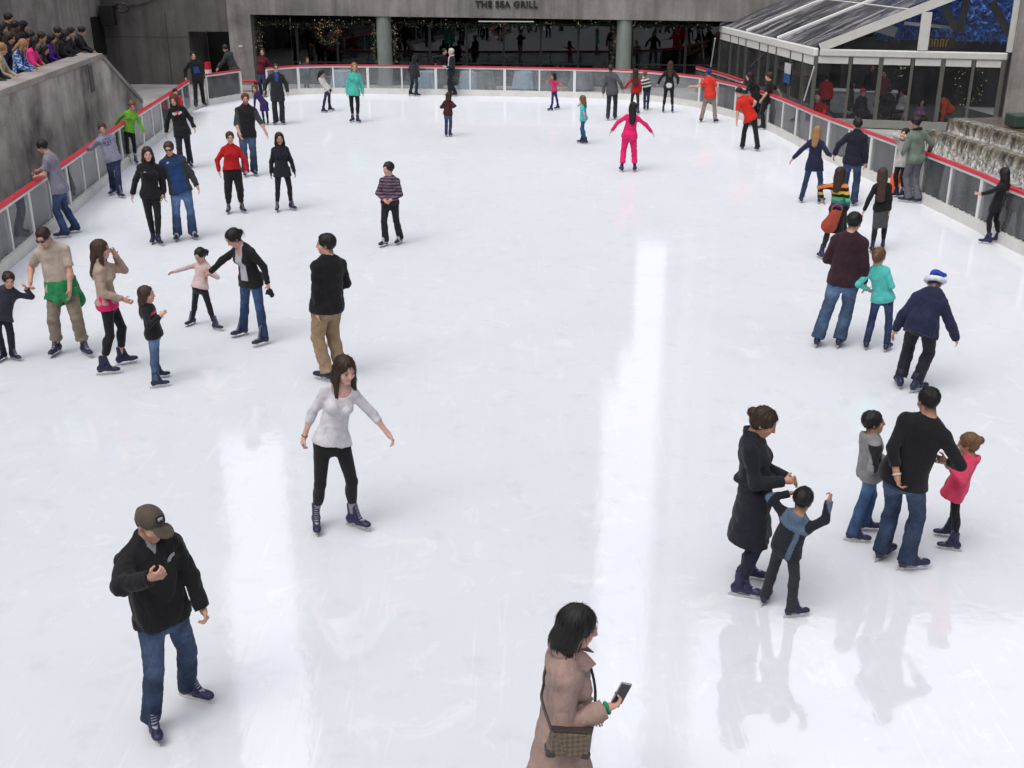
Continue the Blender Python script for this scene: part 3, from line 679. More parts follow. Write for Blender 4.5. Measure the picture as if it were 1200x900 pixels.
# ------------------------------------------------------------------ light, sky
SUN_EL, SUN_AZ = R(58), R(-140)      # azimuth from +Y towards +X
w = bpy.data.worlds.new('World'); sc.world = w; w.use_nodes = True; nt = w.node_tree
sky = nt.nodes.new('ShaderNodeTexSky'); sky.sky_type = 'NISHITA'; sky.sun_disc = False; sky.sun_elevation = SUN_EL; sky.sun_rotation = SUN_AZ
sky.air_density = 1.; sky.dust_density = 4.; sky.ozone_density = 1.
hs = nt.nodes.new('ShaderNodeHueSaturation'); hs.inputs['Saturation'].default_value = .38; nt.links.new(sky.outputs[0], hs.inputs['Color']); ov = nt.nodes.new('ShaderNodeMix'); ov.data_type = 'RGBA'; ov.inputs[0].default_value = .5; ov.inputs[7].default_value = (6.2, 6.35, 6.7, 1); nt.links.new(hs.outputs[0], ov.inputs[6]); nt.links.new(ov.outputs[2], nt.nodes['Background'].inputs[0]) 
nt.nodes['Background'].inputs[1].default_value = .15     # overcast: the blue is mostly veiled
sun = bpy.data.lights.new('sun', 'SUN'); sun.energy = 1.05; sun.angle = R(52); sun.color = (1, .95, .88)
so = bpy.data.objects.new('sun', sun); COL.objects.link(so)
sd = V(math.cos(SUN_EL) * math.sin(SUN_AZ), math.cos(SUN_EL) * math.cos(SUN_AZ), math.sin(SUN_EL)); so.rotation_euler = Vector(sd).to_track_quat('Z', 'Y').to_euler()
vs = sc.view_settings; vs.view_transform = 'Standard'; vs.look = 'None'; vs.gamma = 1; vs.use_curve_mapping = False; vs.exposure = .60

# ------------------------------------------------------------------ materials of the place
def concrete(name, c, streak=.35, scale=1., dark=(.4, .4, .4), stain=.4):
    m, nt, out = node_mat(name); v = coords(nt); vs_ = coords(nt, (1.6, 1.6, .12))
    big = ramp(nt, noise(nt, .55 * scale, 5, .6, v), [(.3, 1 - stain), (.7, 1 + stain * .5)])
    st = ramp(nt, noise(nt, 1.7 * scale, 6, .65, vs_), [(.3, 1 - streak), (.62, 1 + streak * .4)])
    sp = ramp(nt, noise(nt, 38, 3, .7, v), [(.35, .84), (.7, 1.16)])
    b = mixc(nt, 1., mixc(nt, 1., mixc(nt, 1., c, big, 'MULTIPLY'), st, 'MULTIPLY'), sp, 'MULTIPLY')
    principled(nt, out, b, .88, normal=bump(nt, noise(nt, 55, 4, .6, v), .35, .02)); return m
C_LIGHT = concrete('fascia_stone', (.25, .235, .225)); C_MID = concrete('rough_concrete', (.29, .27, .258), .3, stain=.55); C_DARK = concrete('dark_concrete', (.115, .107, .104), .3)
C_PAR = concrete('stained_concrete', (.44, .412, .39), .24, .9, stain=.9); C_COP = concrete('coping_stone', (.33, .30, .28), .15)
C_FLOOR = concrete('walkway_concrete', (.36, .355, .35), .1)
WHITE = plain('white_board', (.62, .62, .60), .45, 0, .10, 3); WPOST = plain('white_metal', (.66, .67, .66), .4, 0, .06, 6)
REDCAP = plain('red_plastic', (.50, .014, .035), .38, 0, .14, 2.5); GREYM = plain('grey_metal', (.14, .14, .135), .45, .3, .15, 5); BLACKM = plain('black_metal', (.012, .012, .013), .5)
def glassy(name, tint, ior=1.45, rough=.02, haze=0., hazec=(.6, .62, .65)):
    m, nt, out = node_mat(name); t = nt.nodes.new('ShaderNodeBsdfTransparent'); t.inputs[0].default_value = (*tint, 1)
    g_ = nt.nodes.new('ShaderNodeBsdfGlossy'); g_.inputs['Roughness'].default_value = rough
    f = nt.nodes.new('ShaderNodeFresnel'); f.inputs[0].default_value = ior
    a = nt.nodes.new('ShaderNodeMixShader'); last = t.outputs[0]
    if haze:  # pale diffuse veil painted in for grey reflections on the panes
        d = nt.nodes.new('ShaderNodeBsdfDiffuse'); d.inputs[0].default_value = (*hazec, 1); h = nt.nodes.new('ShaderNodeMixShader'); v = coords(nt, (1, 1, .4))
        nt.links.new(ramp(nt, noise(nt, 2.2, 5, .65, v), [(.3, haze * .4), (.75, haze * 1.6)]), h.inputs[0]); nt.links.new(last, h.inputs[1]); nt.links.new(d.outputs[0], h.inputs[2]); last = h.outputs[0]
    nt.links.new(f.outputs[0], a.inputs[0]); nt.links.new(last, a.inputs[1]); nt.links.new(g_.outputs[0], a.inputs[2]); nt.links.new(a.outputs[0], out.inputs[0]); return m
PLEXI = glassy('acrylic_glass', (.86, .88, .88), 1.35, .03, .16); WINDOW = glassy('dark_window_glass', (.30, .34, .34), 1.6, .015); TENTG = glassy('tent_glass', (.90, .91, .92), 1.22, .02, .015); TENTS = glassy('tent_side_glass', (.80, .83, .85), 1.4, .04, .08)
def emit(name, c, s):
    m, nt, out = node_mat(name); e = nt.nodes.new('ShaderNodeEmission'); e.inputs[0].default_value = (*c, 1); e.inputs[1].default_value = s; nt.links.new(e.outputs[0], out.inputs[0]); return m
BULB = emit('fairy_bulb', (1, .78, .48), .6); TUBE = emit('lamp_tube', (.95, 1, .95), .32); GOLD = emit('gold_letters', (1., .62, .12), .07)

# ------------------------------------------------------------------ rink boards along the ice
CAP = [(0,243),(40,215),(75,192),(142,146),(200,109),(222,94),(238,88),(267,83),(303,80),(380,76),(560,78),(720,81),(760,83),(818,89),(845,95),(875,102),(912,114),(960,134),(1040,163),(1090,181),(1168,212),(1200,226)]
BP = [at_z(x, y, 1.1)[:2] for x, y in CAP]
BP = [BP[0] - nrm(BP[2] - BP[0]) * 13] + BP + [BP[-1] + nrm(BP[-1] - BP[-4]) * 14]
def catmull(P, n=6):
    P = [np.array(p, float) for p in P]; Q = [2*P[0] - P[1]] + P + [2*P[-1] - P[-2]]; o = []
    for i in range(1, len(Q) - 2):
        a, b, c, d = Q[i-1:i+3]
        for t in np.arange(n) / n:
            o.append(.5 * (2*b + (c - a)*t + (2*a - 5*b + 4*c - d)*t*t + (3*b - a - 3*c + d)*t**3))
    return o + [P[-1]]
def resample(P, step):
    P = np.array(P); L = np.r_[0, np.cumsum(np.linalg.norm(np.diff(P, axis=0), axis=1))]; n = max(1, int(round(L[-1] / step)))
    t = np.linspace(0, L[-1], n + 1); return [np.array([np.interp(q, L, P[:, 0]), np.interp(q, L, P[:, 1])]) for q in t]
def offsets(P):
    o = []
    for i in range(len(P)):
        d = nrm(P[min(i + 1, len(P) - 1)] - P[max(i - 1, 0)]); o.append(np.array((-d[1], d[0])))     # to the left of travel
    return o
def strip(P, a, b, z0, z1):
    m = MB(); O = offsets(P); n = len(P); vs = []
    for p, q in zip(P, O): vs += [(*(p + q*a), z0), (*(p + q*b), z0), (*(p + q*b), z1), (*(p + q*a), z1)]
    fs = [(0, 1, 2, 3), (4*n - 1, 4*n - 2, 4*n - 3, 4*n - 4)]
    for i in range(n - 1):
        for j in range(4): fs.append((4*i + j, 4*i + (j + 1) % 4, 4*i + 4 + (j + 1) % 4, 4*i + 4 + j))
    return m.add(vs, fs)
# travel goes left -> far -> right, so outwards is on the left hand
def barrier(P, label, group=None):
    P = resample(P, 1.36); t = empty('rink_barrier', (*P[len(P)//2], 0)); tag(t, label, 'barrier', group)
    F = []
    for a, b in zip(P[:-1], P[1:]): F += [a + (b - a) * k / 2 for k in (0, 1)]
    F.append(P[-1]); O = offsets(P)
    kb = strip(F, 0, .13, 0, .20); kb2 = strip(F, .02, .10, .2005, .225); kb.add(kb2.v, kb2.f)
    kb.build('kick_board', WHITE, t); strip(F, .015, .085, 1.0, 1.055).build('top_rail', WPOST, t); strip(F, -.015, .115, 1.056, 1.106).build('cap_rail', REDCAP, t, .008)
    bo = MB()
    for i, (p, o_) in enumerate(zip(P, O)):
        wd = .05 if i % 2 else .028; d = np.array((o_[1], -o_[0])); c = p + o_ * .05; m = MB()
        m.bar((*c, .2255), (*c, .9995), .06, 2 * wd, (*d, 0)); m.build('post', WPOST, t)
        if i < len(P) - 1:
            c2 = P[i+1] + O[i+1] * .05; e = nrm(c2 - c); w2 = .028 if i % 2 else .05
            MB().bar((*(c + e*(wd + .003)), .6135), (*(c2 - e*(w2 + .003)), .6135), .012, .77).build('glass_panel', PLEXI, t)
            for k in (.2, .4, .6, .8): q = c + (c2 - c) * k - O[i] * .030; bo.box((q[0] - .014, q[1] - .014, .2255), (q[0] + .014, q[1] + .014, .25))
    bo.build('bolt_row', WPOST, t); return t
CV = catmull(BP, 6)
iL, iG, iG2 = 6 * 6, 7 * 6 + 1, 8 * 6 + 4        # gate posts on the far left bend
barrier(CV[:iL + 1], 'long left rink barrier with red cap rail and clear panels beside the stained parapet')
barrier(CV[iG:iG2], 'short gate section of rink barrier standing open at the far left')
barrier(CV[iG2 + 3:], 'rink barrier along the far side and right bend, red cap rail, clear panels')
ice_poly = [np.array(p) for p in CV]
m = MB(); m.add([(*p, 0) for p in ice_poly] + [(BP[-1][0], 1.5, 0), (BP[0][0], 1.5, 0)], [tuple(range(len(ice_poly) + 2))])
def ice_mat():
    m, nt, out = node_mat('rink_ice'); v = coords(nt)
    big = noise(nt, .22, 6, .62, v, .6); mid = noise(nt, 1.1, 6, .65, v, .4)
    base = mixc(nt, big, (.675, .705, .77), (.79, .81, .858))
    # skate cuts: stretched thin lines in several directions
    cut = None
    for i, (rz, sx, sy, thr) in enumerate(((.25, 9, .35, .69), (1.15, 8, .30, .70), (-.5, 10, .4, .70), (2.2, 7, .28, .70), (.7, 22, .9, .71))):
        n = noise(nt, 1., 3, .5, coords(nt, (sx, sy, 1), rot=(0, 0, rz)), 2.2)
        r = ramp(nt, n, [(thr - .03, 0.), (min(.99, thr + .03), 1.)]); cut = r if cut is None else mixc(nt, 1., cut, r, 'LIGHTEN')
    base = mixc(nt, mixc(nt, 1., cut, ramp(nt, mid, [(.35, .0), (.7, .45)]), 'MULTIPLY'), base, (.90, .91, .93))
    dirt = ramp(nt, noise(nt, 2.6, 5, .7, v), [(.55, 1.), (.80, .88)]); base = mixc(nt, 1., base, dirt, 'MULTIPLY')
    frost = ramp(nt, noise(nt, 1.7, 8, .78, v, 1.5), [(.56, 0.), (.63, .5), (.75, .8)]); base = mixc(nt, frost, base, (.84, .85, .875))
    scuff = ramp(nt, noise(nt, .9, 9, .74, v, .9), [(.48, .015), (.60, .035), (.72, .16)])
    rough = mixc(nt, 1., scuff, mixc(nt, .10, (0, 0, 0), cut), 'ADD')
    h = mixc(nt, .35, noise(nt, 3.0, 4, .55, v), noise(nt, 14, 3, .6, v)); hb = mixc(nt, .12, h, cut)
    hw = mixc(nt, .5, noise(nt, 1.6, 6, .62, v, .7), noise(nt, 7, 5, .62, v, .5)); nb = bump(nt, mixc(nt, .35, hw, hb), .11, .02); d = nt.nodes.new('ShaderNodeBsdfDiffuse'); nt.links.new(base, d.inputs[0])
    g2 = nt.nodes.new('ShaderNodeBsdfGlossy'); nt.links.new(rough, g2.inputs['Roughness']); nt.links.new(nb, g2.inputs['Normal'])
    f = nt.nodes.new('ShaderNodeFresnel'); f.inputs[0].default_value = 1.31; mr = nt.nodes.new('ShaderNodeMapRange')     # film of melt water over scuffed ice
    for k, q in ((1, .02), (2, .30), (3, .07), (4, .22)): mr.inputs[k].default_value = q
    mx = nt.nodes.new('ShaderNodeMixShader'); nt.links.new(f.outputs[0], mr.inputs[0]); nt.links.new(mr.outputs[0], mx.inputs[0]); nt.links.new(d.outputs[0], mx.inputs[1]); nt.links.new(g2.outputs[0], mx.inputs[2]); nt.links.new(mx.outputs[0], out.inputs[0]); return m
tag(m.build('ice', ice_mat()), kind='structure')
g_ = MB(); g_.add([(-600, -200, -.03), (600, -200, -.03), (600, 900, -.03), (-600, 900, -.03)], [(0, 1, 2, 3)]); tag(g_.build('ground', C_FLOOR), kind='structure')

# ------------------------------------------------------------------ left parapet and terrace
PA, PB = V(-8.84, 18.96, 0), V(-10.69, 35.7, 0); PU = nrm(PB - PA); PN = V(-PU[1], PU[0], 0)
c1 = on_plane(118, 62, PA + PN, PN); c2 = on_plane(166, 116, PA + PN, PN); zt = 2.64
near = PA + PN - PU * 13; far_ = lambda p, z: V(p[0], p[1], z)
par = empty('parapet_wall', far_((c1 + near) / 2, 0)); tag(par, 'stained concrete parapet wall on the left, with a sloping end beyond the boards', 'wall')
MB().prism([far_(near, -.02), far_(c2 + PU*.5, -.02), far_(c2, c2[2] - .14), far_(c1, zt - .14), far_(near, zt - .14)], PN * .52).build('wall_face', C_PAR, par)
cop = MB(); o1 = PN * -.04; cw = PN * .62
cop.prism([far_(near, zt - .14) + o1, far_(c1, zt - .14) + o1, far_(c1, zt) + o1, far_(near, zt) + o1], cw)
cop.prism([far_(c1, zt - .14) + o1 + PU*.002, far_(c2, c2[2] - .14) + o1, far_(c2, c2[2]) + o1, far_(c1, zt) + o1 + PU*.002], cw)
cop.build('coping', C_COP, par, .012)
q0, q1 = on_plane(104, 78, PA + PN, PN), on_plane(110, 107, PA + PN, PN); mid_ = (q0 + q1) / 2
MB().prism([far_(mid_ - PU*.20, q1[2]) - PN*.02, far_(mid_ + PU*.20, q1[2]) - PN*.02, far_(mid_ + PU*.20, q0[2]) - PN*.02, far_(mid_ - PU*.20, q0[2]) - PN*.02], PN * .03).build('niche_shade', plain('shaded_niche', (.085, .08, .078), .8, bumps=.3), par)  # flat dark panel, its colour stands in for the shade of a recessed slot
ter = MB(); a0, a1 = near + PN * .53, far_(c1, 0) + PN * .53
ter.prism([far_(a0, -.02), far_(a1, -.02), far_(a1, 1.55), far_(a0, 1.55)], PN * 6.9); tag(ter.build('terrace', C_FLOOR), kind='structure')
st_ = MB(); st_.prism([far_(a0 + PN*.62, 1.551), far_(a1 + PN*.62, 1.551), far_(a1 + PN*.62, 1.97), far_(a0 + PN*.62, 1.97)], PN * 2.5); tag(st_.build('terrace_step', C_FLOOR), kind='structure')

# ------------------------------------------------------------------ far building with the restaurant front
W0 = V(-11.0, 48.3, 0); UW = nrm(V(1, -.085, 0)); NW = V(-UW[1], UW[0], 0)      # NW points away from the rink
def wp(px, py, back=0.): return on_plane(px, py, W0 + NW * back, NW)
def ws(p): return (p - W0) @ UW
def wpt(s, z, back=0.): q = W0 + UW * s + NW * back; return V(q[0], q[1], z)
def wslab(s0, s1, z0, z1, b0, b1): return MB().hexa([wpt(s0, z0, b0), wpt(s1, z0, b0), wpt(s1, z0, b1), wpt(s0, z0, b1)], [wpt(s0, z1, b0), wpt(s1, z1, b0), wpt(s1, z1, b1), wpt(s0, z1, b1)])
sL = ws(wp(121, 50)); sD0, sD1 = ws(wp(223, 60)), ws(wp(270, 60)); sG = ws(wp(294, 30)); sE = ws(wp(860, 30)) + 14
zl0, zl1 = wp(290, 17)[2], wp(845, 25)[2]; zd = wp(246, 37)[2]
fac = empty('restaurant_building', wpt(0, 0)); tag(fac, 'grey stone building across the far side with dark windows under a lettered fascia', 'building')
fz = lambda s: zl0 + (zl1 - zl0) * (s - sG) / (ws(wp(845, 25)) - sG)
MB().hexa([wpt(sG - .001, fz(sG), 0), wpt(sE, fz(sE), 0), wpt(sE, fz(sE), 3.2), wpt(sG - .001, fz(sG), 3.2)], [wpt(sG - .001, 5.0, 0), wpt(sE, 5.0, 0), wpt(sE, 5.0, 3.2), wpt(sG - .001, 5.0, 3.2)]).build('fascia', C_LIGHT, fac)
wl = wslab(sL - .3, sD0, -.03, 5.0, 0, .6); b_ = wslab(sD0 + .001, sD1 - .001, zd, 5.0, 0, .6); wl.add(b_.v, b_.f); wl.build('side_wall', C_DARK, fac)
wslab(sD1, sG - .002, -.03, 5.0, 0, 3.2).build('corner_pier', C_MID, fac)
wj = MB()
for x in (198,): s_ = ws(wp(x, 60)); j = wslab(s_ - .025, s_ + .025, -.02, 2.9, -.006, -.001); wj.add(j.v, j.f)
for z in (1.9, ): j = wslab(sL - .2, sD0 - .02, z - .012, z + .012, -.006, -.001); wj.add(j.v, j.f)
wj.build('wall_joint', plain('joint_dark', (.05, .05, .05), .9), fac)  # dark lines of the panel joints
wslab(sD0, sD1, -.02, zd, 2.2, 2.3).build('door_recess', plain('dark_door', (.008, .008, .009), .6), fac)
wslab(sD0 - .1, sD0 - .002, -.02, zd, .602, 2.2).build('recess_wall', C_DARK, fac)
wslab(ws(wp(280, 54)), ws(wp(284, 54)), wp(282, 55)[2], wp(282, 53)[2], -.02, -.001).build('wall_plate', WPOST, fac)
# window bays
cols_ = [ws(wp(449, 60)), ws(wp(731, 60))]
def bay(s0, s1, n):
    wd = (s1 - s0) / n
    for i in range(n):
        wf = MB(); a, b2 = s0 + i * wd, s0 + (i + 1) * wd
        for p in (wslab(a, a + .05, .12, 2.4, .55, .63), wslab(b2 - .05, b2 - .001, .12, 2.4, .55, .63), wslab(a + .051, b2 - .052, .12, .18, .55, .63), wslab(a + .051, b2 - .052, .86, .91, .55, .63)): wf.add(p.v, p.f)
        f_ = wf.build('window', BLACKM, fac); wslab(a + .052, b2 - .053, .182, 2.4, .58, .60).build('pane', WINDOW, f_)
bay(sG + .05, cols_[0] - .33, 3); bay(cols_[0] + .33, cols_[1] - .33, 6); bay(cols_[1] + .33, ws(wp(845, 60)) + 3, 3)
gm, gnt, gout = node_mat('green_marble'); gv = coords(gnt, (1.5, 1.5, .35))
principled(gnt, gout, ramp(gnt, noise(gnt, 3, 6, .65, gv, 1.), [(.3, (.17, .195, .175)), (.65, (.25, .28, .255)), (.8, (.31, .33, .31))]), .35)
for c in cols_:
    cm_ = MB(); p0, p1 = wpt(c, -.02, .35), wpt(c, fz(c) - .001, .35); cm_.tube([p0, p1], .315, 20); cm_.build('column', gm, fac)
    fl_ = MB()
    for k in range(9): th = math.pi * (1.06 + .88 * k / 8); q = p0 + UW * math.cos(th) * .322 + NW * math.sin(th) * .322; fl_.bar((q[0], q[1], .0), (q[0], q[1], 1.55), .022, .022)
    fl_.build('column_fluting', plain('flute_bronze', (.13, .15, .125), .45), fac)
inn = MB(); 
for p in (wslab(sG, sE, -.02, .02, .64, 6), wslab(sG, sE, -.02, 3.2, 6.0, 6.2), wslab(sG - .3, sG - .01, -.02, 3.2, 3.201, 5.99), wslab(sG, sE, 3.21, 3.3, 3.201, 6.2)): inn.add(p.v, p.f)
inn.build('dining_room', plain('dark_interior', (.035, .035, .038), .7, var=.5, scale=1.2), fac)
tl = wslab(ws(wp(560, 24)), ws(wp(625, 25)), 2.56, 2.595, .2, .26).build('tube_lamp', TUBE, None); tag(tl, 'thin white tube lamp under the fascia below the dark lettering', 'lamp')
tx = bpy.data.curves.new('wall_lettering', 'FONT'); tx.body = 'THE SEA GRILL'; tx.size = .40; tx.extrude = .03; tx.offset = .011; tx.align_x = 'CENTER'; tx.space_character = 1.1
lt = wp(593.5, 8.6); lo = bpy.data.objects.new('wall_lettering', tx); COL.objects.link(lo); lo.location = tuple(lt - NW * .035); tx.materials.append(plain('bronze_letters', (.03, .024, .022), .5, .4))
lo.rotation_euler = (math.pi / 2, 0, math.atan2(UW[1], UW[0])); tag(lo, 'dark metal letters reading THE SEA GRILL on the stone fascia', 'lettering')
bpy.context.view_layer.update(); lo.scale = ((wp(630, 5) - wp(557, 5)) @ UW / lo.dimensions[0],) * 2 + (1,)
lm = bpy.data.meshes.new_from_object(lo.evaluated_get(bpy.context.evaluated_depsgraph_get())); l2_ = bpy.data.objects.new('wall_lettering', lm); COL.objects.link(l2_)
l2_.location, l2_.rotation_euler, l2_.scale = lo.location, lo.rotation_euler, lo.scale; tag(l2_, lo['label'], 'lettering'); bpy.data.objects.remove(lo); l2_.name = 'wall_lettering'
# fairy lights on evergreen garlands
LEAFM = plain('evergreen', (.022, .035, .018), .7, var=.5, scale=30)
def leaves(pts, n, r, size):
    m = MB()
    for i in range(n):
        p = pts[RNG.randint(len(pts))] + RNG.normal(size=3) * r; d = nrm(RNG.normal(size=3)); e = nrm(np.cross(d, RNG.normal(size=3))); s_ = size * RNG.uniform(.6, 1.4)
        m.add([p - d*s_, p + e*s_*.3, p + d*s_, p - e*s_*.3], [(0, 1, 2, 3)])
    return m
def bulbs(pts, n, r, size):
    m = MB()
    for i in range(n):
        p = pts[RNG.randint(len(pts))] + RNG.normal(size=3) * r; s_ = size * RNG.uniform(.6, 1.3)
        m.add([p + V(s_,0,0), p - V(s_,0,0), p + V(0,s_,0), p - V(0,s_,0), p + V(0,0,s_), p - V(0,0,s_)], [(0,2,4),(2,1,4),(1,3,4),(3,0,4),(2,0,5),(1,2,5),(3,1,5),(0,3,5)])
    return m
def garland(label, pts, nl, nb, r=.09, bm=None, bs=.0115, cat='garland', name='garland', group='garlands with fairy lights'):
    pts = [np.array(p, float) for p in pts]; D = []
    for a, b in zip(pts[:-1], pts[1:]): D += [a + (b - a) * k / 20 for k in range(20)]
    lf = leaves(D, nl, r, .07); lf.tube(D, .02, 5); t = lf.build(name, LEAFM); tag(t, label, cat, group)
    tag(bulbs(D, nb, r * 1.1, bs).build('fairy_lights', bm or BULB, t), kind='stuff'); return t
garland('garland with fairy lights along the window top left of the left column', [wpt(sG + .2, 2.5, .42), wpt((sG + cols_[0]) / 2, 2.42, .42), wpt(cols_[0] - .4, 2.5, .42)], 620, 60)
garland('garland with fairy lights along the window top between the columns', [wpt(cols_[0] + .4, 2.5, .42), wpt((cols_[0] * 2 + cols_[1]) / 3, 2.44, .42), wpt((cols_[0] + cols_[1] * 2) / 3, 2.46, .42), wpt(cols_[1] - .4, 2.48, .42)], 800, 75)
garland('garland with fairy lights along the window top right of the right column', [wpt(cols_[1] + .4, 2.48, .42), wpt(cols_[1] + 3.6, 2.44, .42)], 380, 20)
for s_, nb, lab in ((sG + .22, 40, 'fairy lights hanging down beside the corner pier'), (cols_[0] - .42, 45, 'fairy lights hanging down left of the left green column'), (cols_[0] + .42, 60, 'fairy lights hanging down right of the left green column'), (cols_[1] - .42, 30, 'fairy lights hanging down left of the right green column')):
    garland(lab, [wpt(s_, .9, .42), wpt(s_, 2.5, .42)], 200, nb, .06)
def wreath(label, c, r, nl, nb, bm, plane=(UW, ZU), cat='wreath', bs=.018):
    pts = [c + (plane[0] * math.cos(a) + plane[1] * math.sin(a)) * r for a in np.linspace(0, 2 * math.pi, 25)]
    return garland(label, pts, nl, nb, r * .16, bm, bs, cat, 'wreath', 'lit wreaths')
wreath('round wreath of small reddish lights in the left far window', wp(385, 38, .45), .42, 350, 70, emit('warm_bulb', (1, .45, .25), .4))
wreath('round wreath of reddish lights in the middle far window, right of the lettering start', wp(586, 34, .45), .30, 220, 30, emit('red_bulb', (1, .12, .12), .35))
# tables with pale blue cloths between the boards and the windows
CLOTH = cloth((.25, .36, .46), 'cloth')
def table(px, lab, dark=False):
    p = at_y(px, 90, 46.5 + .35 * (px < 420)); p[2] = -.02; t = empty('patio_table', p); tag(t, lab, 'table', 'tables beyond the far boards')
    n = 28; vs_ = [p + V(0, 0, .735)]; 
    for z, r0, am in ((.735, .40, 0), (.73, .42, 0), (.45, .47, .025), (.08, .53, .05)):
        vs_ += [p + V(math.cos(2*math.pi*i/n) * (r0 + am*math.sin(i*2.7)), math.sin(2*math.pi*i/n) * (r0 + am*math.sin(i*2.7)), z) for i in range(n)]
    fs_ = [(0, 1 + i, 1 + (i+1) % n) for i in range(n)] + [(1 + k*n + i, 1 + k*n + n + i, 1 + k*n + n + (i+1) % n, 1 + k*n + (i+1) % n) for k in range(3) for i in range(n)]
    MB().add(vs_, fs_).build('tablecloth', CLOTH if not dark else cloth((.10, .12, .14), 'cloth'), t)
    MB().tube([p + V(0,0,.0), p + V(0,0,.72)], .04).build('leg', BLACKM, t)
    for sx_ in (-1, 1):
        q = p + V(sx_ * .75, .12, 0); ch = empty('patio_chair', q); tag(ch, 'dark chair %s of the %s' % ('left' if sx_ < 0 else 'right', lab), 'chair', 'chairs at the far tables')
        MB().box((q[0]-.21, q[1]-.21, .43), (q[0]+.21, q[1]+.21, .47)).build('seat', BLACKM, ch, .008); MB().box((q[0]+sx_*.19-.015, q[1]-.2, .5), (q[0]+sx_*.19+.015, q[1]+.2, .88)).build('backrest', BLACKM, ch, .008)
        for lx_, ly_ in ((-1,-1),(1,-1),(1,1),(-1,1)): MB().bar((q[0]+lx_*.18, q[1]+ly_*.18, -.02), (q[0]+lx_*.18, q[1]+ly_*.18, .429), .03, .03).build('leg', BLACKM, ch)
table(402, 'blue clothed table near the left column'); table(500, 'blue clothed table near the middle of the far side'); table(552, 'blue clothed table left of centre beyond the boards'); table(566, 'darker clothed table beside a blue one', True)
table(615, 'blue clothed table beyond the pink shirted girl'); table(633, 'grey clothed table beyond the pink shirted girl', True); table(681, 'grey clothed table left of the right column', True)
# speaker on the left corner, door, left wall
kl = at_y(120, 20, 48.9); lw = empty('side_building', (kl[0], kl[1], 0)); tag(lw, 'tall rough concrete wall behind the spectators on the left', 'wall')
lu = nrm(V(-.02, 1, 0)); l0 = V(kl[0], kl[1], -.02) + V(0, .35, 0)
MB().prism([l0 - lu*42, l0 + lu*.0, far_(l0, 7), far_(l0 - lu*42, 7)], V(-1, 0, 0)).build('wall_face', C_MID, lw)
ld = l0 - lu * 1.9; MB().prism([far_(ld, 1.2) + V(.004,0,0), far_(ld + lu*1.5, 1.2) + V(.004,0,0), far_(ld + lu*1.5, 2.75) + V(.004,0,0), far_(ld, 2.75) + V(.004,0,0)], V(.03, 0, 0)).build('door', plain('dark_door', (.008, .008, .009), .6), lw)
sp0 = wp(127, 18, -.45); t = empty('wall_floodlight', sp0); tag(t, 'black floodlight housing with ring bracket on the wall at the left corner', 'floodlight')
MB().box(sp0 - V(.30, .2, .40), sp0 + V(.26, .2, .40)).build('housing', BLACKM, t, .02)
rg = wp(143, 9, -.35); MB().tube([rg + V(.28*math.cos(a), 0, .17*math.sin(a)) for a in np.linspace(0, 2*math.pi, 14)[:-1]], .045, 6, True).build('ring', BLACKM, t); MB().bar(sp0 + V(.2, .1, .25), rg - V(.2, 0, 0), .1, .1).build('bracket', BLACKM, t)
cb = [wp(x, y, -.05) for x, y in ((149, 8), (156, 6), (165, 5), (176, 1), (190, -6))]; MB().tube(cb, .022, 6).build('cable', BLACKM, t)
# ------------------------------------------------------------------ glass tent at the far right
ZE = 2.32
A0 = at_z(957, 59, ZE); A1 = at_z(1181, 64, ZE); B1 = at_y(845, 32, 47.2); TU = nrm(V(*(A1 - A0)[:2], 0)); TL = nrm(V(*(B1 - A0)[:2], 0)); TN = V(-TU[1], TU[0], 0)
tent = empty('glass_tent', (A0[0], A0[1], 0)); tag(tent, 'white framed glass tent with clear streaked roof panels at the far right', 'tent')
def tf(px, py, back=0.): return on_plane(px, py, A0 + TN * back, TN)
def fl(p, z): return V(p[0], p[1], z)
ridge0 = tf(1196, -35); sl0 = B1 - A0; ridge1 = ridge0 + sl0
TWH = plain('tent_frame_white', (.78, .78, .77), .4, 0, .06, 4); TGR = plain('tent_frame_grey', (.54, .54, .52), .45, 0, .1, 4)
MB().bar(A0 - V(0,0,.06), B1 - V(0,0,.06), .16, .26).build('eave_beam', TWH, tent, .03)
MB().bar(A0 - V(0,0,.06) + TU*.1, A1 - V(0,0,.06), .16, .22).build('eave_beam', TGR, tent, .03)
MB().bar(A0 + V(0,0,.08) + TU*.1, ridge0, .14, .26).build('gable_rafter', TGR, tent)
k0, k1 = tf(1081, 57), tf(1079, 14); MB().bar(fl(k0, ZE + .07), fl(k0, k1[2]), .14, .30, TU).build('king_post', TGR, tent)
g0 = tf(1185, 60); MB().bar(fl(g0, ZE + .07), fl(g0, ridge0[2]), .14, .28, TU).build('gable_post', TGR, tent)
gg = MB(); gb = TN * .05; gg.prism([fl(A0, ZE + .02) + TU*.3 + gb, fl(g0, ZE + .02) + gb, fl(g0, ridge0[2] - .15) + gb, ridge0 - V(0,0,.15) + gb], TN * .01); gg.build('gable_glass', TENTG, tent)
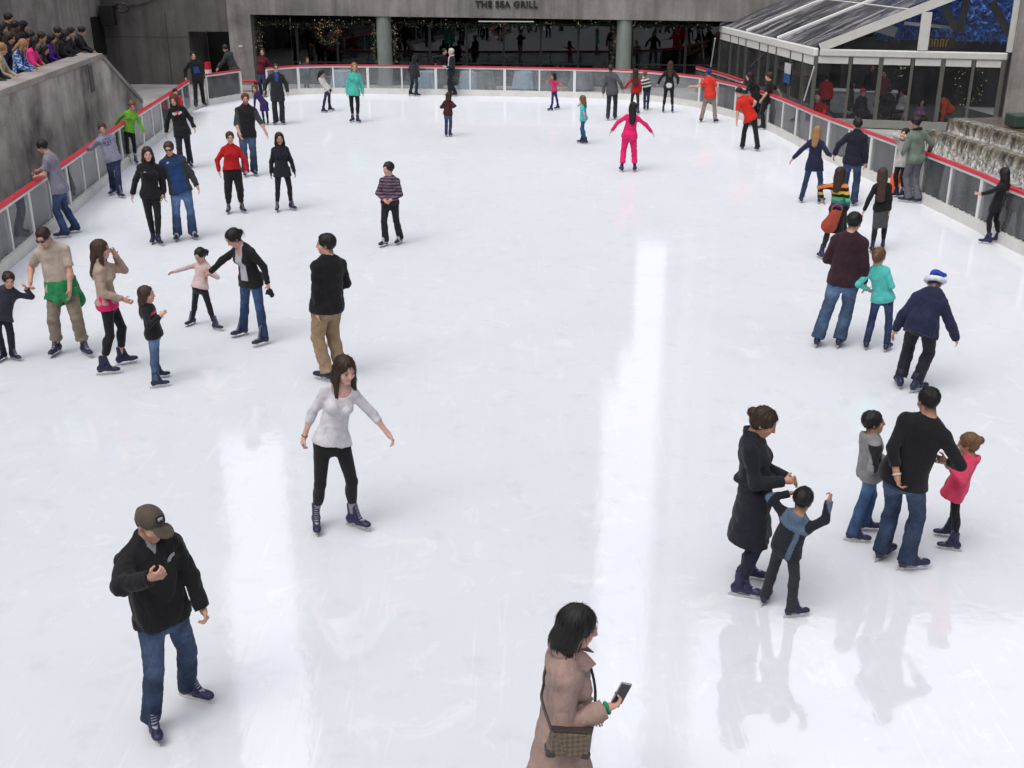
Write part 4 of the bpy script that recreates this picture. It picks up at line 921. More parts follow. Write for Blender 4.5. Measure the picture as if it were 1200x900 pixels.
def roofm():
    m, nt, out = node_mat('clear_roof_vinyl'); v = coords(nt, (.35, 3.2, 1), rot=(0, 0, math.atan2(ridge0[1] - A0[1], ridge0[0] - A0[0])))
    t = nt.nodes.new('ShaderNodeBsdfTransparent'); t.inputs[0].default_value = (.80, .81, .83, 1); d = nt.nodes.new('ShaderNodeBsdfDiffuse'); d.inputs[0].default_value = (.55, .53, .55, 1)
    dk = nt.nodes.new('ShaderNodeBsdfDiffuse'); dk.inputs[0].default_value = (.10, .10, .12, 1); g2 = nt.nodes.new('ShaderNodeBsdfGlossy'); g2.inputs['Roughness'].default_value = .12
    a, b, c = [nt.nodes.new('ShaderNodeMixShader') for _ in range(3)]; a.inputs[0].default_value = .22
    nt.links.new(t.outputs[0], a.inputs[1]); nt.links.new(dk.outputs[0], a.inputs[2])
    n1 = ramp(nt, noise(nt, 1.0, 7, .72, v, .9), [(.47, 0.), (.60, .30), (.74, .85)]); nt.links.new(n1, b.inputs[0]); nt.links.new(a.outputs[0], b.inputs[1]); nt.links.new(d.outputs[0], b.inputs[2])
    c.inputs[0].default_value = .035; nt.links.new(b.outputs[0], c.inputs[1]); nt.links.new(g2.outputs[0], c.inputs[2]); nt.links.new(c.outputs[0], out.inputs[0]); return m
RM = roofm(); rib = [0, .34, .67, 1.]
rn = nrm(np.cross(ridge0 - A0, sl0)); rn = rn if rn[2] > 0 else -rn
for i in range(3):
    a, b2 = A0 + sl0 * (rib[i] + .006), A0 + sl0 * (rib[i+1] - .006); e = ridge0 - A0
    MB().prism([a + rn*.09, b2 + rn*.09, b2 + e + rn*.09, a + e + rn*.09], rn * .01).build('roof_panel', RM, tent)
for i, f_ in enumerate(rib[1:]): a = A0 + sl0 * f_; MB().bar(a + rn*.11, a + ridge0 - A0 + rn*.11, .13, .10, rn).build('roof_rib', TWH, tent)
MB().bar(A0 + (ridge0 - A0)*.48 + rn*.115, B1 + (ridge0 - A0)*.48 + rn*.115, .05, .04, rn).build('roof_purlin', TGR, tent)
pz = lambda p: MB().bar(fl(p, .0), fl(p, ZE - .19), .09, .09, TU)
fposts = [tf(x, 62) for x in (957, 998, 1034, 1071, 1107, 1143, 1178)]
for i, p in enumerate(fposts):
    MB().bar(fl(p, .0), fl(p, ZE - .172), .10, .13 if i % 2 == 0 else .09, TU).build('post', plain('post_dark', (.11, .11, .10), .45, .2), tent)
    if i < 6:
        q = fposts[i+1]; MB().bar(fl(p, 1.14) + TU*.07, fl(q, 1.14) - TU*.07, .012, 1.76).build('glass_panel', TENTG, tent); MB().bar(fl(p, ZE - .28) + TU*.07 - TN*.02, fl(q, ZE - .28) - TU*.07 - TN*.02, .02, .21).build('valance', TGR, tent)
MB().bar(fl(fposts[0], .12), fl(fposts[-1], .12), .22, .24).build('sill', plain('tent_sill', (.22, .22, .21), .7), tent)
lsp = [0, .10, .21, .345, .43, .52, .67, .76, .86, 1.]; lN = V(-TL[1], TL[0], 0)
for i, f_ in enumerate(lsp):
    p = A0 + sl0 * f_; zz = p[2]
    if i: MB().bar(fl(p, 0), fl(p, zz - .19), .07, .12 if i in (3, 6, 9) else .05, TL).build('post', plain('post_dark', (.11, .11, .10), .45, .2), tent)
    if i < 9:
        q = A0 + sl0 * lsp[i+1]; MB().bar(fl(p, 1.14) + TL*.08, fl(q, 1.14) - TL*.08, .012, 2.0).build('glass_panel', TENTS, tent); MB().bar(fl(p, p[2] - .32) + TL*.08 + lN*.03, fl(q, q[2] - .32) - TL*.08 + lN*.03, .02, .26).build('valance', TWH, tent)
# tent interior
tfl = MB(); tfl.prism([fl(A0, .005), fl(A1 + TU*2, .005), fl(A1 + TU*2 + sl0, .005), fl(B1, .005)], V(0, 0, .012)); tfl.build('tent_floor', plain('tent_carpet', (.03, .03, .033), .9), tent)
bk0 = tf(1030, 30, 5.0); bk1 = tf(1215, 30, 5.0)
bm_, bnt, bout = node_mat('blue_feathers'); bv = coords(bnt, (5, 5, 1.1), rot=(0, .5, 0))
principled(bnt, bout, ramp(bnt, noise(bnt, 2.2, 7, .75, bv, 2.5), [(.32, (.006, .016, .09)), (.48, (.02, .08, .36)), (.62, (.10, .26, .72)), (.78, (.4, .55, .85))]), .6)
bd = MB(); bd.prism([fl(bk0, 2.35), fl(bk1, 2.35), fl(bk1, 5.6), fl(bk0, 5.6)], TN * .15); tag(bd.build('blue_display', bm_), 'large blue feathery display panel high up inside the tent gable', 'display')
lv = leaves([fl(bk0 + (bk1 - bk0) * a, 2.5 + b2 * 3) - TN * .12 for a in np.linspace(0, 1, 40) for b2 in np.linspace(0, 1, 20)], 2600, .10, .13); lv_o = lv.build('blue_fronds', bm_); tag(lv_o, 'layer of loose blue fronds in front of the blue display panel', 'fronds', kind='stuff')
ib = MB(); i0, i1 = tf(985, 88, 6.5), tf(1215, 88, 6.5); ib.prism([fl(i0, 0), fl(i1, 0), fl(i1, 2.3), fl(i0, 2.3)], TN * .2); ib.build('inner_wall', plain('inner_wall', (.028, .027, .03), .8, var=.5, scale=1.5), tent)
for (xa, ya), (xb, yb) in (((1098, -6), (1122, 36)), ((1162, 2), (1184, 42)), ((1124, 38), (1134, -6))):
    MB().bar(tf(xa, ya, 1.2), tf(xb, yb, 1.2), .22, .22).build('truss_brace', plain('truss_grey', (.06, .06, .065), .5), tent)
MB().bar(tf(1060, 27, 1.5), tf(1120, 33, 1.5), .1, .09).build('truss_tie', TGR, tent); MB().bar(tf(1010, 27, 2.2), tf(1050, 38, 2.2), .25, .30).build('inner_beam', plain('inner_beam', (.3, .3, .31), .6), tent)
sb = tf(1102, 50, .9); sg = empty('lit_sign', sb); tag(sg, 'small sign of gold letter shapes on a dark board inside the tent gable', 'sign')
MB().bar(fl(tf(1084, 50, .9), sb[2]), fl(tf(1119, 50, .9), sb[2]), .06, .34).build('sign_board', BLACKM, sg)
gl_ = MB()
for i, x in enumerate(np.linspace(1089, 1109, 7)):
    p = tf(x, 50, .82); gl_.bar(fl(p, sb[2] - .12), fl(p, sb[2] + (.12 if i % 3 else .09)), .02, .035, TU)
    if i % 2 == 0: gl_.bar(fl(p, sb[2] + .10) + TU*.02, fl(p, sb[2] + .10) + TU*.07, .02, .03)
    if i % 3 == 1: gl_.bar(fl(p, sb[2] - .02) + TU*.02, fl(p, sb[2] - .02) + TU*.07, .02, .03)
gl_.build('gold_letter_shapes', GOLD, sg)
wreath('tall oval wreath of golden lights hanging inside the tent on the right', tf(1137, 98, 1.0), .40, 420, 60, BULB, (TU * .9, ZU * 1.35), bs=.013)
garland('cluster of golden fairy lights hanging inside the tent, left of the wreath', [tf(1057, 72, 1.2), tf(1053, 92, 1.2)], 120, 30, .07, BULB)
po = A0 + sl0 * .22; pq = at_y(930, 84, po[1]); pst = empty('notice', fl(po - lN * -.06, 1.0)); tag(pst, 'small white and blue notice fixed to the tent side glass', 'notice')
MB().bar(fl(po, 1.55) + lN*.05 - TL*.3, fl(po, 1.55) + lN*.05 + TL*.3, .01, .34).build('white_half', plain('paper_white', (.6, .62, .66), .6), pst); MB().bar(fl(po, 1.22) + lN*.05 - TL*.3, fl(po, 1.22) + lN*.05 + TL*.3, .01, .31).build('blue_half', plain('paper_blue', (.03, .10, .32), .6), pst)
for (xa, ya, za), (xb, yb, zb), lab in (((838, 45, 2.2), (833, 78, 1.0), 'white guy rope at the far left tent end'), ((954, 78, 1.9), (942, 118, .8), 'white guy rope slanting down at the front tent corner')):
    tag(MB().tube([at_z(xa, ya, za), at_z(xb, yb, zb)], .022, 6).build('guy_rope', TWH), lab, 'rope')
tt = empty('buffet_table', fl(tf(1010, 100, 3.5), .017)); tag(tt, 'white clothed buffet table inside the tent', 'table'); q = tf(1010, 100, 3.5)
MB().bar(fl(q, .745) - TU*1.2, fl(q, .745) + TU*1.2, .8, .04).build('tabletop', cloth((.5, .5, .5), 'cloth'), tt, .01); MB().bar(fl(q, .37) - TU*1.15, fl(q, .37) + TU*1.15, .74, .70).build('cloth_skirt', cloth((.4, .4, .42), 'cloth'), tt)
# outer gate rail beside the tent
og = resample([at_z(815, 78, 1.1)[:2], at_z(845, 86, 1.1)[:2], at_z(868, 94, 1.1)[:2]], 1.5)
ot = empty('gate_rail', (*og[0], 0)); tag(ot, 'short red capped rail standing behind the boards at the tent', 'rail')
strip(og, 0, .12, 1.06, 1.115).build('cap_rail', REDCAP, ot); strip(og, .02, .09, 1.0, 1.055).build('top_rail', WPOST, ot)
for p in og: MB().bar((*p, -.02), (*p, .999), .06, .06).build('post', WPOST, ot)
for p, q in zip(og[:-1], og[1:]): MB().bar((*(p + (q - p)*.04), .56), (*(p + (q - p)*.96), .56), .012, .8).build('glass_panel', PLEXI, ot)
# ------------------------------------------------------------------ fountain cascade and pier on the right
def fpath(pts, z): return [at_z(x, y, z) for x, y in pts]
LB = fpath([(1086,177),(1120,189),(1167,202),(1200,215),(1260,240)], .30); D0 = nrm(V(*(LB[3] - LB[0])[:2], 0)); DN = V(-D0[1], D0[0], 0)   # DN points away from the rink
if DN[0] < 0: DN = -DN
f0, Lf, zl, zu, back1 = LB[0].copy(), 11, .86, 1.14, .60
f0[2] = 0
prof = [(-.10, .27), (-.05, .45), (-.02, .66), (.0, .80), (.04, .85), (.12, .86), (.40, .80), (.54, .775), (.575, .83), (.59, .98), (.60, 1.07), (.635, 1.12), (.70, 1.14), (.95, 1.145)]
pp = []
for (a, b), (c, d) in zip(prof[:-1], prof[1:]):
    k = max(2, int(math.hypot(c - a, d - b) / .025)); pp += [(a + (c - a) * i / k, b + (d - b) * i / k) for i in range(k)]
pp.append(prof[-1]); NS = 420; gv_ = []; foam = []
def wob(n, f0_, f1_, sd): r = np.random.RandomState(sd); f = r.uniform(f0_, f1_, n); p = r.uniform(0, 6.3, n); return lambda x: np.sin(np.multiply.outer(x, f) + p).mean(-1)
w1, w2, w3, w4 = wob(5, 1.5, 5, 1), wob(7, 9, 30, 2), wob(7, 40, 95, 3), wob(6, 20, 50, 4)
for i in range(NS + 1):
    sx_ = Lf * i / NS; b1, b2, b3 = float(w1(sx_)), float(w2(sx_)), float(w3(sx_))
    for j, (a, b) in enumerate(pp):
        fall = 1. if (a < .05 or .55 < a < .66) else .25
        if a > .72: fall = .12
        drop = min(1., max(0., ((zl if a < .3 else zu) - b) / .35)); tw_ = float(w4(sx_ * 1.0 + b * 1.3)) * .5
        d_ = fall * (.07 * b1 + .05 * (b2 + tw_ * .8) * (.4 + drop) + .022 * b3 * (.3 + drop) + RNG.normal() * .006)
        foam.append(min(1., max(0., drop * 1.15 - .25 + .5 * b2 + .35 * b3)) if fall == 1. else .25 + .5 * max(0, b2))
        gv_.append(f0 + D0 * sx_ + DN * (a - d_) + V(0, 0, b + (.02 * b1 + .012 * b2 + RNG.normal() * .004) * (1 if a < .72 else .3)))
gv_ = np.array(gv_); npf = len(pp); ii, jj = np.meshgrid(np.arange(NS), np.arange(npf - 1), indexing='ij'); ii, jj = ii.ravel(), jj.ravel()
fq_ = np.stack([ii*npf + jj, (ii+1)*npf + jj, (ii+1)*npf + jj + 1, ii*npf + jj + 1], 1)
wm_, wnt, wout = node_mat('cascading_water'); wv = coords(wnt, (1, 1, .28)); wv2 = coords(wnt)
wb = ramp(wnt, noise(wnt, 7, 7, .72, wv, .5), [(.34, (.018, .017, .015)), (.46, (.075, .066, .05)), (.58, (.20, .165, .115)), (.72, (.36, .33, .28))])
fa = wnt.nodes.new('ShaderNodeAttribute'); fa.attribute_name = 'col'; wb = mixc(wnt, mixc(wnt, 1., fa.outputs['Color'], ramp(wnt, noise(wnt, 16, 6, .75, wv), [(.40, .05), (.62, .95)]), 'MULTIPLY'), wb, (.78, .79, .79))
principled(wnt, wout, wb, .14, normal=bump(wnt, noise(wnt, 26, 5, .7, wv), .7, .04))
gl0 = gv_.mean(0); gl0[2] = 0
fo = link('cascade_fountain', np_mesh('cascade_fountain', gv_ - gl0, fq_, np.repeat(np.array(foam)[:, None], 3, 1)), wm_, None, gl0); tag(fo, 'two stepped cascade of foaming water over brown stone beyond the right boards', 'fountain')
bw = MB(); bw.prism([f0 - DN*1.1, f0 + D0*Lf - DN*1.1, f0 + D0*Lf - DN*.03, f0 - DN*.03], V(0, 0, .30))
fm_, fnt, fout = node_mat('foaming_water'); fv = coords(fnt); principled(fnt, fout, ramp(fnt, noise(fnt, 6, 7, .75, fv), [(.38, (.13, .14, .14)), (.55, (.38, .40, .40)), (.70, (.75, .76, .76))]), .2, normal=bump(fnt, noise(fnt, 12, 4, .6, fv), .5, .03))
tag(bw.build('basin_water', fm_), kind='structure'); bs_ = MB(); bs_.prism([f0 - DN*1.3, f0 + D0*Lf - DN*1.3, f0 + D0*Lf - DN*1.3 + V(0,0,.34), f0 - DN*1.3 + V(0,0,.34)], DN * .199); tag(bs_.build('basin_kerb', C_FLOOR), 'low concrete kerb of the fountain basin behind the right boards', 'kerb')
pl_ = MB(); pl_.prism([f0 + DN*.951 + D0*.05, f0 + D0*Lf + DN*.951, f0 + D0*Lf + DN*7, f0 + DN*7 + D0*.05], V(0, 0, 1.14)); pm_, pnt, pout = node_mat('pool_water'); pv = coords(pnt)
principled(pnt, pout, ramp(pnt, noise(pnt, 1.5, 5, .6, pv), [(.3, (.07, .052, .034)), (.7, (.15, .115, .08))]), .18, normal=bump(pnt, noise(pnt, 9, 3, .6, pv), .25, .02)); tag(pl_.build('pool_water', pm_), kind='structure')
fe = MB(); fe.prism([f0 - DN*.02 - D0*.01, f0 + DN*6 - D0*.01, f0 + DN*6 - D0*.01 + V(0,0,1.12), f0 + DN*.62 - D0*.01 + V(0,0,1.10), f0 + DN*.58 - D0*.01 + V(0,0,.80), f0 + DN*.02 - D0*.01 + V(0,0,.80)], -D0 * .22); fe.build('stone_end', C_DARK, fo)
pr = tf(1181, 100, -.25); pier = MB(); pier.prism([fl(pr, -.02), fl(pr + TU*6, -.02), fl(pr + TU*6, 7), fl(pr, 7)], TN * 1.2); tag(pier.build('stone_pier', C_MID), 'tall rough stone pier at the right end of the glass tent', 'pier')
gb_ = at_z(1196, 148, 1.16); gx = MB(); gx.box(gb_ + V(-.3, -.3, .0), gb_ + V(.9, .3, .30)); tag(gx.build('green_box', plain('green_metal', (.03, .06, .045), .5), None, .02), 'dark green box on the pool ledge at the right edge', 'box')
# ------------------------------------------------------------------ city beyond, mirrored in the ice
def tower(x0, x1, y0, y1, h, c, name='surroundings'):
    m, nt, out = node_mat('tower_stone'); v = coords(nt); b = nt.nodes.new('ShaderNodeTexBrick'); b.offset = 0
    for k, q in (('Scale', 1.), ('Mortar Size', .55), ('Mortar Smooth', .1), ('Brick Width', 2.6), ('Row Height', 3.6)): b.inputs[k].default_value = q
    cx = nt.nodes.new('ShaderNodeSeparateXYZ'); cc = nt.nodes.new('ShaderNodeCombineXYZ'); nt.links.new(v, cx.inputs[0]); nt.links.new(cx.outputs[0], cc.inputs[0]); nt.links.new(cx.outputs[2], cc.inputs[1]); nt.links.new(cc.outputs[0], b.inputs['Vector'])
    b.inputs['Color1'].default_value = (*[q * .35 for q in c], 1); b.inputs['Color2'].default_value = (*[q * .5 for q in c], 1); b.inputs['Mortar'].default_value = (*c, 1)
    principled(nt, out, b.outputs[0], .6); k = y1 / y0 if abs(y1 - y0 - 25) < .1 else 1
    tag(MB().hexa([(x0, y0, -.02), (x1, y0, -.02), (x1 * k, y1, -.02), (x0 * k, y1, -.02)], [(x0, y0, h), (x1, y0, h), (x1 * k, y1, h), (x0 * k, y1, h)]).build(name, m), kind='structure')
YB = 100
for a, b2, h, c, y in ((-.78, -.298, 115, (.12,.115,.11), YB), (-.30, -.217, 40, (.13,.125,.12), YB + 2), (-.219, .088, 120, (.11,.108,.105), YB), (.06, .115, 23, (.12,.115,.11), YB - 20), (.05, .103, 31, (.12,.115,.11), YB - 8), (.11, .152, 14.5, (.12,.115,.11), YB - 21), (.143, .194, 118, (.42,.42,.42), YB + 4), (-.226, -.20, 62, (.12,.115,.11), YB - 3), (-.31, -.288, 52, (.12,.115,.11), YB - 3), (.192, 1.0, 60, (.12,.115,.11), YB)):
    tower(a * y, b2 * y, y, y + 25, h, c)
tower(-60, 60, -62, -40, 48, (.30,.29,.28)); tower(-75, -52, -20, 95, 60, (.24,.23,.22)); tower(58, 80, -20, 95, 60, (.24,.23,.22))  # unseen blocks behind and beside the camera, added to hold back sky light
# ------------------------------------------------------------------ small things behind the gate
bp_ = at_y(244, 84, 45.2); bp_[2] = -.03; bt_ = empty('bollard', bp_); tag(bt_, 'white bollard with red top behind the gate at the dark doorway', 'bollard')
MB().tube([bp_, bp_ + V(0,0,.95)], .13, 14).build('post', WPOST, bt_); MB().tube([bp_ + V(0,0,.951), bp_ + V(0,0,1.22)], [.135, .125], 14).build('red_top', REDCAP, bt_)
be_ = at_y(288, 118, 46.0); be_[2] = -.03; bt_ = empty('bench', be_); tag(bt_, 'low red bench behind the far left boards beside the pier', 'bench')
MB().box(be_ + V(-.55,-.2,.38), be_ + V(.55,.2,.45)).build('seat', REDCAP, bt_, .01)
for a in (-.45, .45): MB().box(be_ + V(a-.03,-.16,0), be_ + V(a+.03,.16,.379)).build('leg', BLACKM, bt_)
# ------------------------------------------------------------------ traffic cone
cp = at_z(1048, 225); tc = empty('traffic_cone', cp); tag(tc, 'orange traffic cone with pale band on the ice by the right boards', 'cone')
ORG = plain('cone_orange', (.85, .10, .012), .4, 0, .08, 6); MB().hexa([cp + V(a*.20, b*.20, .0) for a, b in ((-1,-1),(1,-1),(1,1),(-1,1))], [cp + V(a*.19, b*.19, .035) for a, b in ((-1,-1),(1,-1),(1,1),(-1,1))]).build('base', ORG, tc)
rc = lambda z: .155 - .115 * z / .9
MB().tube([cp + V(0,0,z) for z in (.036, .45)], [rc(.036), rc(.45)], 20).build('cone_body', ORG, tc); MB().tube([cp + V(0,0,z) for z in (.451, .60)], [rc(.45) + .002, rc(.6) + .002], 20).build('pale_band', plain('reflective_band', (.6, .55, .5), .3), tc); MB().tube([cp + V(0,0,z) for z in (.601, .9)], [rc(.6), rc(.9)], 20).build('cone_tip', ORG, tc)
K = (.009,.009,.011); NAVY = (.012,.015,.045); DGR = (.022,.023,.027)
DEN, DEND = (.019,.032,.064), (.011,.017,.038)
BR, BK, DB, BLD, LBR, RED_H = (.030,.014,.009), (.008,.007,.007), (.045,.023,.014), (.27,.155,.062), (.13,.065,.03), (.12,.028,.012)
def J(c, **k): return dict(dict(c=c, t=.026, hem=.10, neck='collar', wr=.010, fr=26), **k)
def SW(c, **k): return dict(dict(name='sweater', c=c, t=.015, hem=.08, neck='crew', wr=.007, fr=32, kind='knit'), **k)
def TE(c, **k): return dict(dict(name='t_shirt', c=c, t=.014, hem=.08, sl=.42, neck='crew', wr=.008, fr=30, cuff=1.2), **k)
def HO(c, **k): return dict(dict(name='hoodie', c=c, t=.024, hem=.09, neck='hood', wr=.010, fr=26), **k)
def CO(c, **k): return dict(dict(name='coat', c=c, t=.026, hem=.5, neck='collar', wr=.009, fr=24, flare=.04), **k)
def LEG(c=K, **k): return dict(dict(c=c, kind='legging', t=.004, w=.046, hem=.15), **k)
def JN(c=DEN, **k): return dict(dict(c=c, kind='denim', w=.068, hem=-.03, t=.013), **k)
def TR(c, **k): return dict(dict(c=c, kind='cloth', w=.070, hem=-.03, t=.016), **k)
# colour patterns: c colours, la lateral, fw forward, up 0 hip .. 1 neck
def front(col, w=.05, lo=.1, hi=1.1, taper=0):
    def f(c, la, fw, up, am, a): c[(fw > .02) & (np.abs(la) < w + taper * (up - .5)) & (up > lo) & (up < hi) & ~am(a)] = col
    return f
def sleeves(col):
    def f(c, la, fw, up, am, a): c[am(a)] = col
    return f
def both(*fs):
    def f(*a):
        for q in fs: q(*a)
    return f
def stripes(cols, n, lo=0, hi=1.1, arms=True):
    def f(c, la, fw, up, am, a):
        m = (up > lo) & (up < hi)
        if not arms: m &= ~am(a)
        i = np.floor((up - lo) / (hi - lo) * n).astype(int) % len(cols); C = np.array([q if q is not None else (-1,)*3 for q in cols])[i]
        m &= C[:, 0] >= 0; c[m] = C[m]
    return f
def emblem(cells, la0, up0, w, hgt):
    """small chest print given as rows of letters: . none, w white, r rose, d dark, g grey"""
    cm = dict(w=(.6,.6,.62), r=(.55,.06,.12), d=(.05,.055,.12), g=(.25,.25,.27))
    def f(c, la, fw, up, am, a):
        nr, nc = len(cells), len(cells[0]); i = np.floor((up0 - up) / hgt * nr).astype(int); j = np.floor((la0 - la) / w * nc).astype(int)
        ok = (fw > .03) & (i >= 0) & (i < nr) & (j >= 0) & (j < nc)
        for k in np.nonzero(ok)[0]:
            ch = cells[i[k]][j[k]]
            if ch in cm: c[k] = cm[ch]
    return f

# ---------------- near the camera
capman = person('man in olive cap, black jacket and jeans, hand on chest, alone near the front', (175,597), ((229,820),(181,862)), 20,
    hy=16, hp=16, L=(244,726,-.10), R=(180,680,-.36), eR=(1,-.25,-.5), eL=(.7,-.6,-.1), cR=(1.1,1.2), nR=(-.2,-1,.1), cL=(1.0,1.2), hair=('short', DB), hat=('cap', (.075,.062,.048)), stubble=1, wd=1.1,
    up=J(K, t=.034, wr=.013, fr=24, hem=.09, cuff=.95, pat=lambda c, la, fw, up, am, a: c.__setitem__((fw > .03) & (np.abs(la) < .035 * np.clip((up - .86) / .12, 0, 1)) & (up < 1.04), (.26,.27,.29))), bot=JN(DEN, w=.074, t=.018, fade=1.3), fy=(50,10), dy=-.02)
blouse = person('woman in pale grey blouse and black leggings gliding alone with arms held out', (404,420), ((419,619),(371,621)), 12, sex='f', hy=16, hp=14, wd=.95,
    L=(463,518,.02), R=(342,542,.02), eL=(.5,-.7,0), eR=(.5,-.7,0), cL=(.7,.9), cR=(.8,1.), hair=('long', BR, dict(len=.29, bk=.07, w=.085)), skin='p',
    up=dict(name='blouse', c=(.55,.53,.57), t=.009, hem=.03, sl=.70, neck='scoop', wr=.007, fr=44), bot=LEG(hem=.17), sock=[((.25,.24,.27), .04,.19)], fy=(48,2))
trench = person('black haired woman in long taupe coat with shoulder bag, looking at a phone', (680,714), None, 96, xy=(.34,5.32), sex='f', hp=14, hy=4, pel=(-.05,.0),
    R=(717,838,.0), L=(.0,.14,-.40), eR=(.3,-.9,-.5), cR=(.9,.9), nR=(-.3,.2,.9), hair=('bob', BK, dict(len=.46, bk=-.01, back=1, w=.055, amp=.5)), skin='l', v=.0056,
    up=CO((.30,.205,.18), t=.033, hem=.48, flare=.13, wr=.012, fr=20, cuff=1.25, neck='crew', pat=lambda c, la, fw, up, am, a: c.__setitem__((np.abs(la) < .005) & (fw < 0) & ~am(a), c[0] * .6)), bot=LEG((.30,.22,.17), hem=.05))
coatw = person('woman in knee length black coat with hair bun holding the hand of a small boy', (898,481), ((879,679),(872,700)), 84, sex='f', hp=26, skin='t',
    R=(925,569,-.10), L=(927,566,-.20), cR=(.9,.9), eR=(.3,-.6,-.7), hair=('bun', BR, dict(up=.03)), wd=1.12, belly=1.1, up=CO((.010,.011,.018), t=.03, hem=.44, flare=.05, belt=1), bot=LEG((.012,.013,.03), w=.056, hem=.08, t=.012), fy=(84,86))
person('small boy in slate blue and black hooded jacket raising one fist', (943,573), ((897,705),(932,723)), 150, skin='t', hp=20, hy=10,
    L=(926,573,.08), R=(975,583,-.02), eR=(.6,-.3,-.8), eL=(.8,-.2,.3), cR=(1.2,1.3), hair=('short', BK, dict(th=.011)), wd=1.15, hs=1.05,
    up=HO((.010,.011,.018), hem=.10, pat=lambda c, la, fw, up, am, a: c.__setitem__((up > .66) & (~am(a) | (np.hypot(la, up*.45 - .42) > .42)) | ((la < -.10) & (la > -.16)), (.075,.12,.18))), bot=TR((.020,.021,.026), w=.07, hem=-.05), fy=(165,115))
person('boy in grey hooded sweatshirt with black side panel and blue jeans beside the broad man', (1027,483), ((1017,622),(1003,635)), 112, skin='t', hp=-4, hy=-8,
    R=(1040,548,-.02), L=(1046,546,.0), hair=('short', BK), wd=1.12, up=HO((.20,.20,.21), hem=.10, t=.028, pat=lambda c, la, fw, up, am, a: c.__setitem__((la < -.09) & (np.abs(fw) < .09) & (up > .25) & (up < .9), (.012,.012,.018))), bot=JN((.03,.06,.13), w=.08, hem=-.04), fy=(105,98))
blackman = person('broad man in tight black sweater and faded jeans seen from behind between two children', (1089,455), ((1036,654),(1068,668)), 172, skin='t', hy=38, hp=18, wd=1.16,
    L=(1050,565,-.24), R=(1108,546,.08), eL=(.8,-.5,-.2), eR=(.7,-.5,-.2), cL=(.8,1.), hair=('buzz', BK), pel=(-.06,0), up=SW(K, t=.012, hem=.10, sl=.84, wr=.008), bot=JN(DEN, w=.080, t=.022, fade=1.5, hem=-.04), fy=(150,118))
person('small girl in bright pink jacket and black leggings facing the broad man', (1135,509), ((1113,645),(1108,629)), -100, sex='f', hp=12, skin='t', wd=1.12,
    L=(1109,550,-.02), R=(1106,546,.05), hair=('bun', LBR, dict(up=.05)), up=HO((.62,.05,.12), hem=.20, flare=.04, t=.034, wr=.014), bot=LEG(hem=.10), fy=(-85,-80))

# ---------------- right side, middle distance
santa = person('man in navy fleece and blue and white Santa hat bending forward', (1096,322), ((1052,453),(1075,459)), 160, hp=28, hy=25, h=1.74, dy=.18, fl=1,
    R=(1122,401,.0), L=(1046,391,-.05), eR=(.25,-.4,-.2), eL=(.05,-.8,-.2), hair=('short', BK), hat=('santa', (.012,.04,.36), (.62,.66,.75)), pel=(.05,-.05), cr=.95, up=J(NAVY, t=.03, hem=.17), bot=TR((.012,.012,.02), t=.024, w=.075, hem=.03), fy=(195,140), flop=V(.11,.0,-.01))
person('man in dark burgundy sweater and loose jeans seen from behind holding a teal girl\'s hand', (1003,250), ((957,405),(984,406)), 170, hp=14, hy=-20, skin='l', wd=1.08,
    R=(1014,343,.0), L=(.0,.22,-.38), hair=('short', BK), pel=(.13,0), up=SW((.030,.012,.020), t=.022, hem=.10), bot=JN((.035,.06,.11), w=.088, t=.028, hem=-.01, fade=1.4), fy=(175,165))
person('girl in turquoise top and dark jeans with fair tied hair holding the burgundy man\'s hand', (1032,291), ((1014,408),(1040,411)), 170, sex='f', hp=10, hy=-25,
    L=(1016,343,.0), R=(.0,.2,-.25), hair=('pony', LBR, dict(len=.05, side=-1)), up=SW((.08,.45,.42), hem=.08, kind='cloth'), bot=JN((.016,.026,.065), w=.06, t=.008, hem=.0), fy=(185,160))
rainb = person('girl in rainbow striped sweater and black skirt with an orange bag', (986,196), ((961,303),(992,293)), 160, sex='f', hp=5,
    L=(961,235,-.05), R=(.05,.1,-.45), hair=('long', BR, dict(len=.26, back=1)), up=SW(K, hem=.05, pat=lambda c, la, fw, up, am, a: stripes([(.03,.05,.12), (.02,.20,.22), (.10,.34,.16), K, (.55,.38,.05), K, (.60,.18,.04), (.03,.05,.10)], 8, .1, 1.05)(c, la, fw, up, (lambda q: am(q)), a)), bot=dict(c=K, skirt=.52, w=.17, t=.006, hem=.1, kind='legging', c2=(.012,.012,.02)), fy=(200,150))
person('woman with very long brown hair in black top and grey knee skirt, back turned', (1035,197), ((1021,296),(1034,291)), 186, sex='f', hp=4,
    L=(1011,250,-.05), R=(1042,255,.0), hair=('long', DB, dict(len=.46, back=1, w=.08)), up=SW(K, hem=.06), bot=dict(c=(.05,.05,.058), skirt=.46, w=.17, t=.008, hem=.1, kind='legging', c2=K), fy=(190,180))
person('blonde woman in navy jacket and blue jeans with arms out, holding a man\'s hand', (958,148), ((938,237),(962,238)), 165, sex='f', hp=4, hy=15,
    L=(926,189,-.05), R=(975,184,.05), hair=('long', BLD, dict(len=.26, back=1, w=.06)), up=J(NAVY, hem=.20, flare=.03), bot=JN((.016,.028,.075), t=.008, w=.06, hem=.0), fy=(190,150))
person('man in black jacket and jeans holding the hand of the blonde woman', (1005,139), ((986,240),(1001,241)), 172, hy=40, hp=6,
    L=(976,184,.05), R=None, hair=('short', BK), up=J((.010,.011,.022), hem=.10), bot=JN(DEN, w=.08, t=.018))
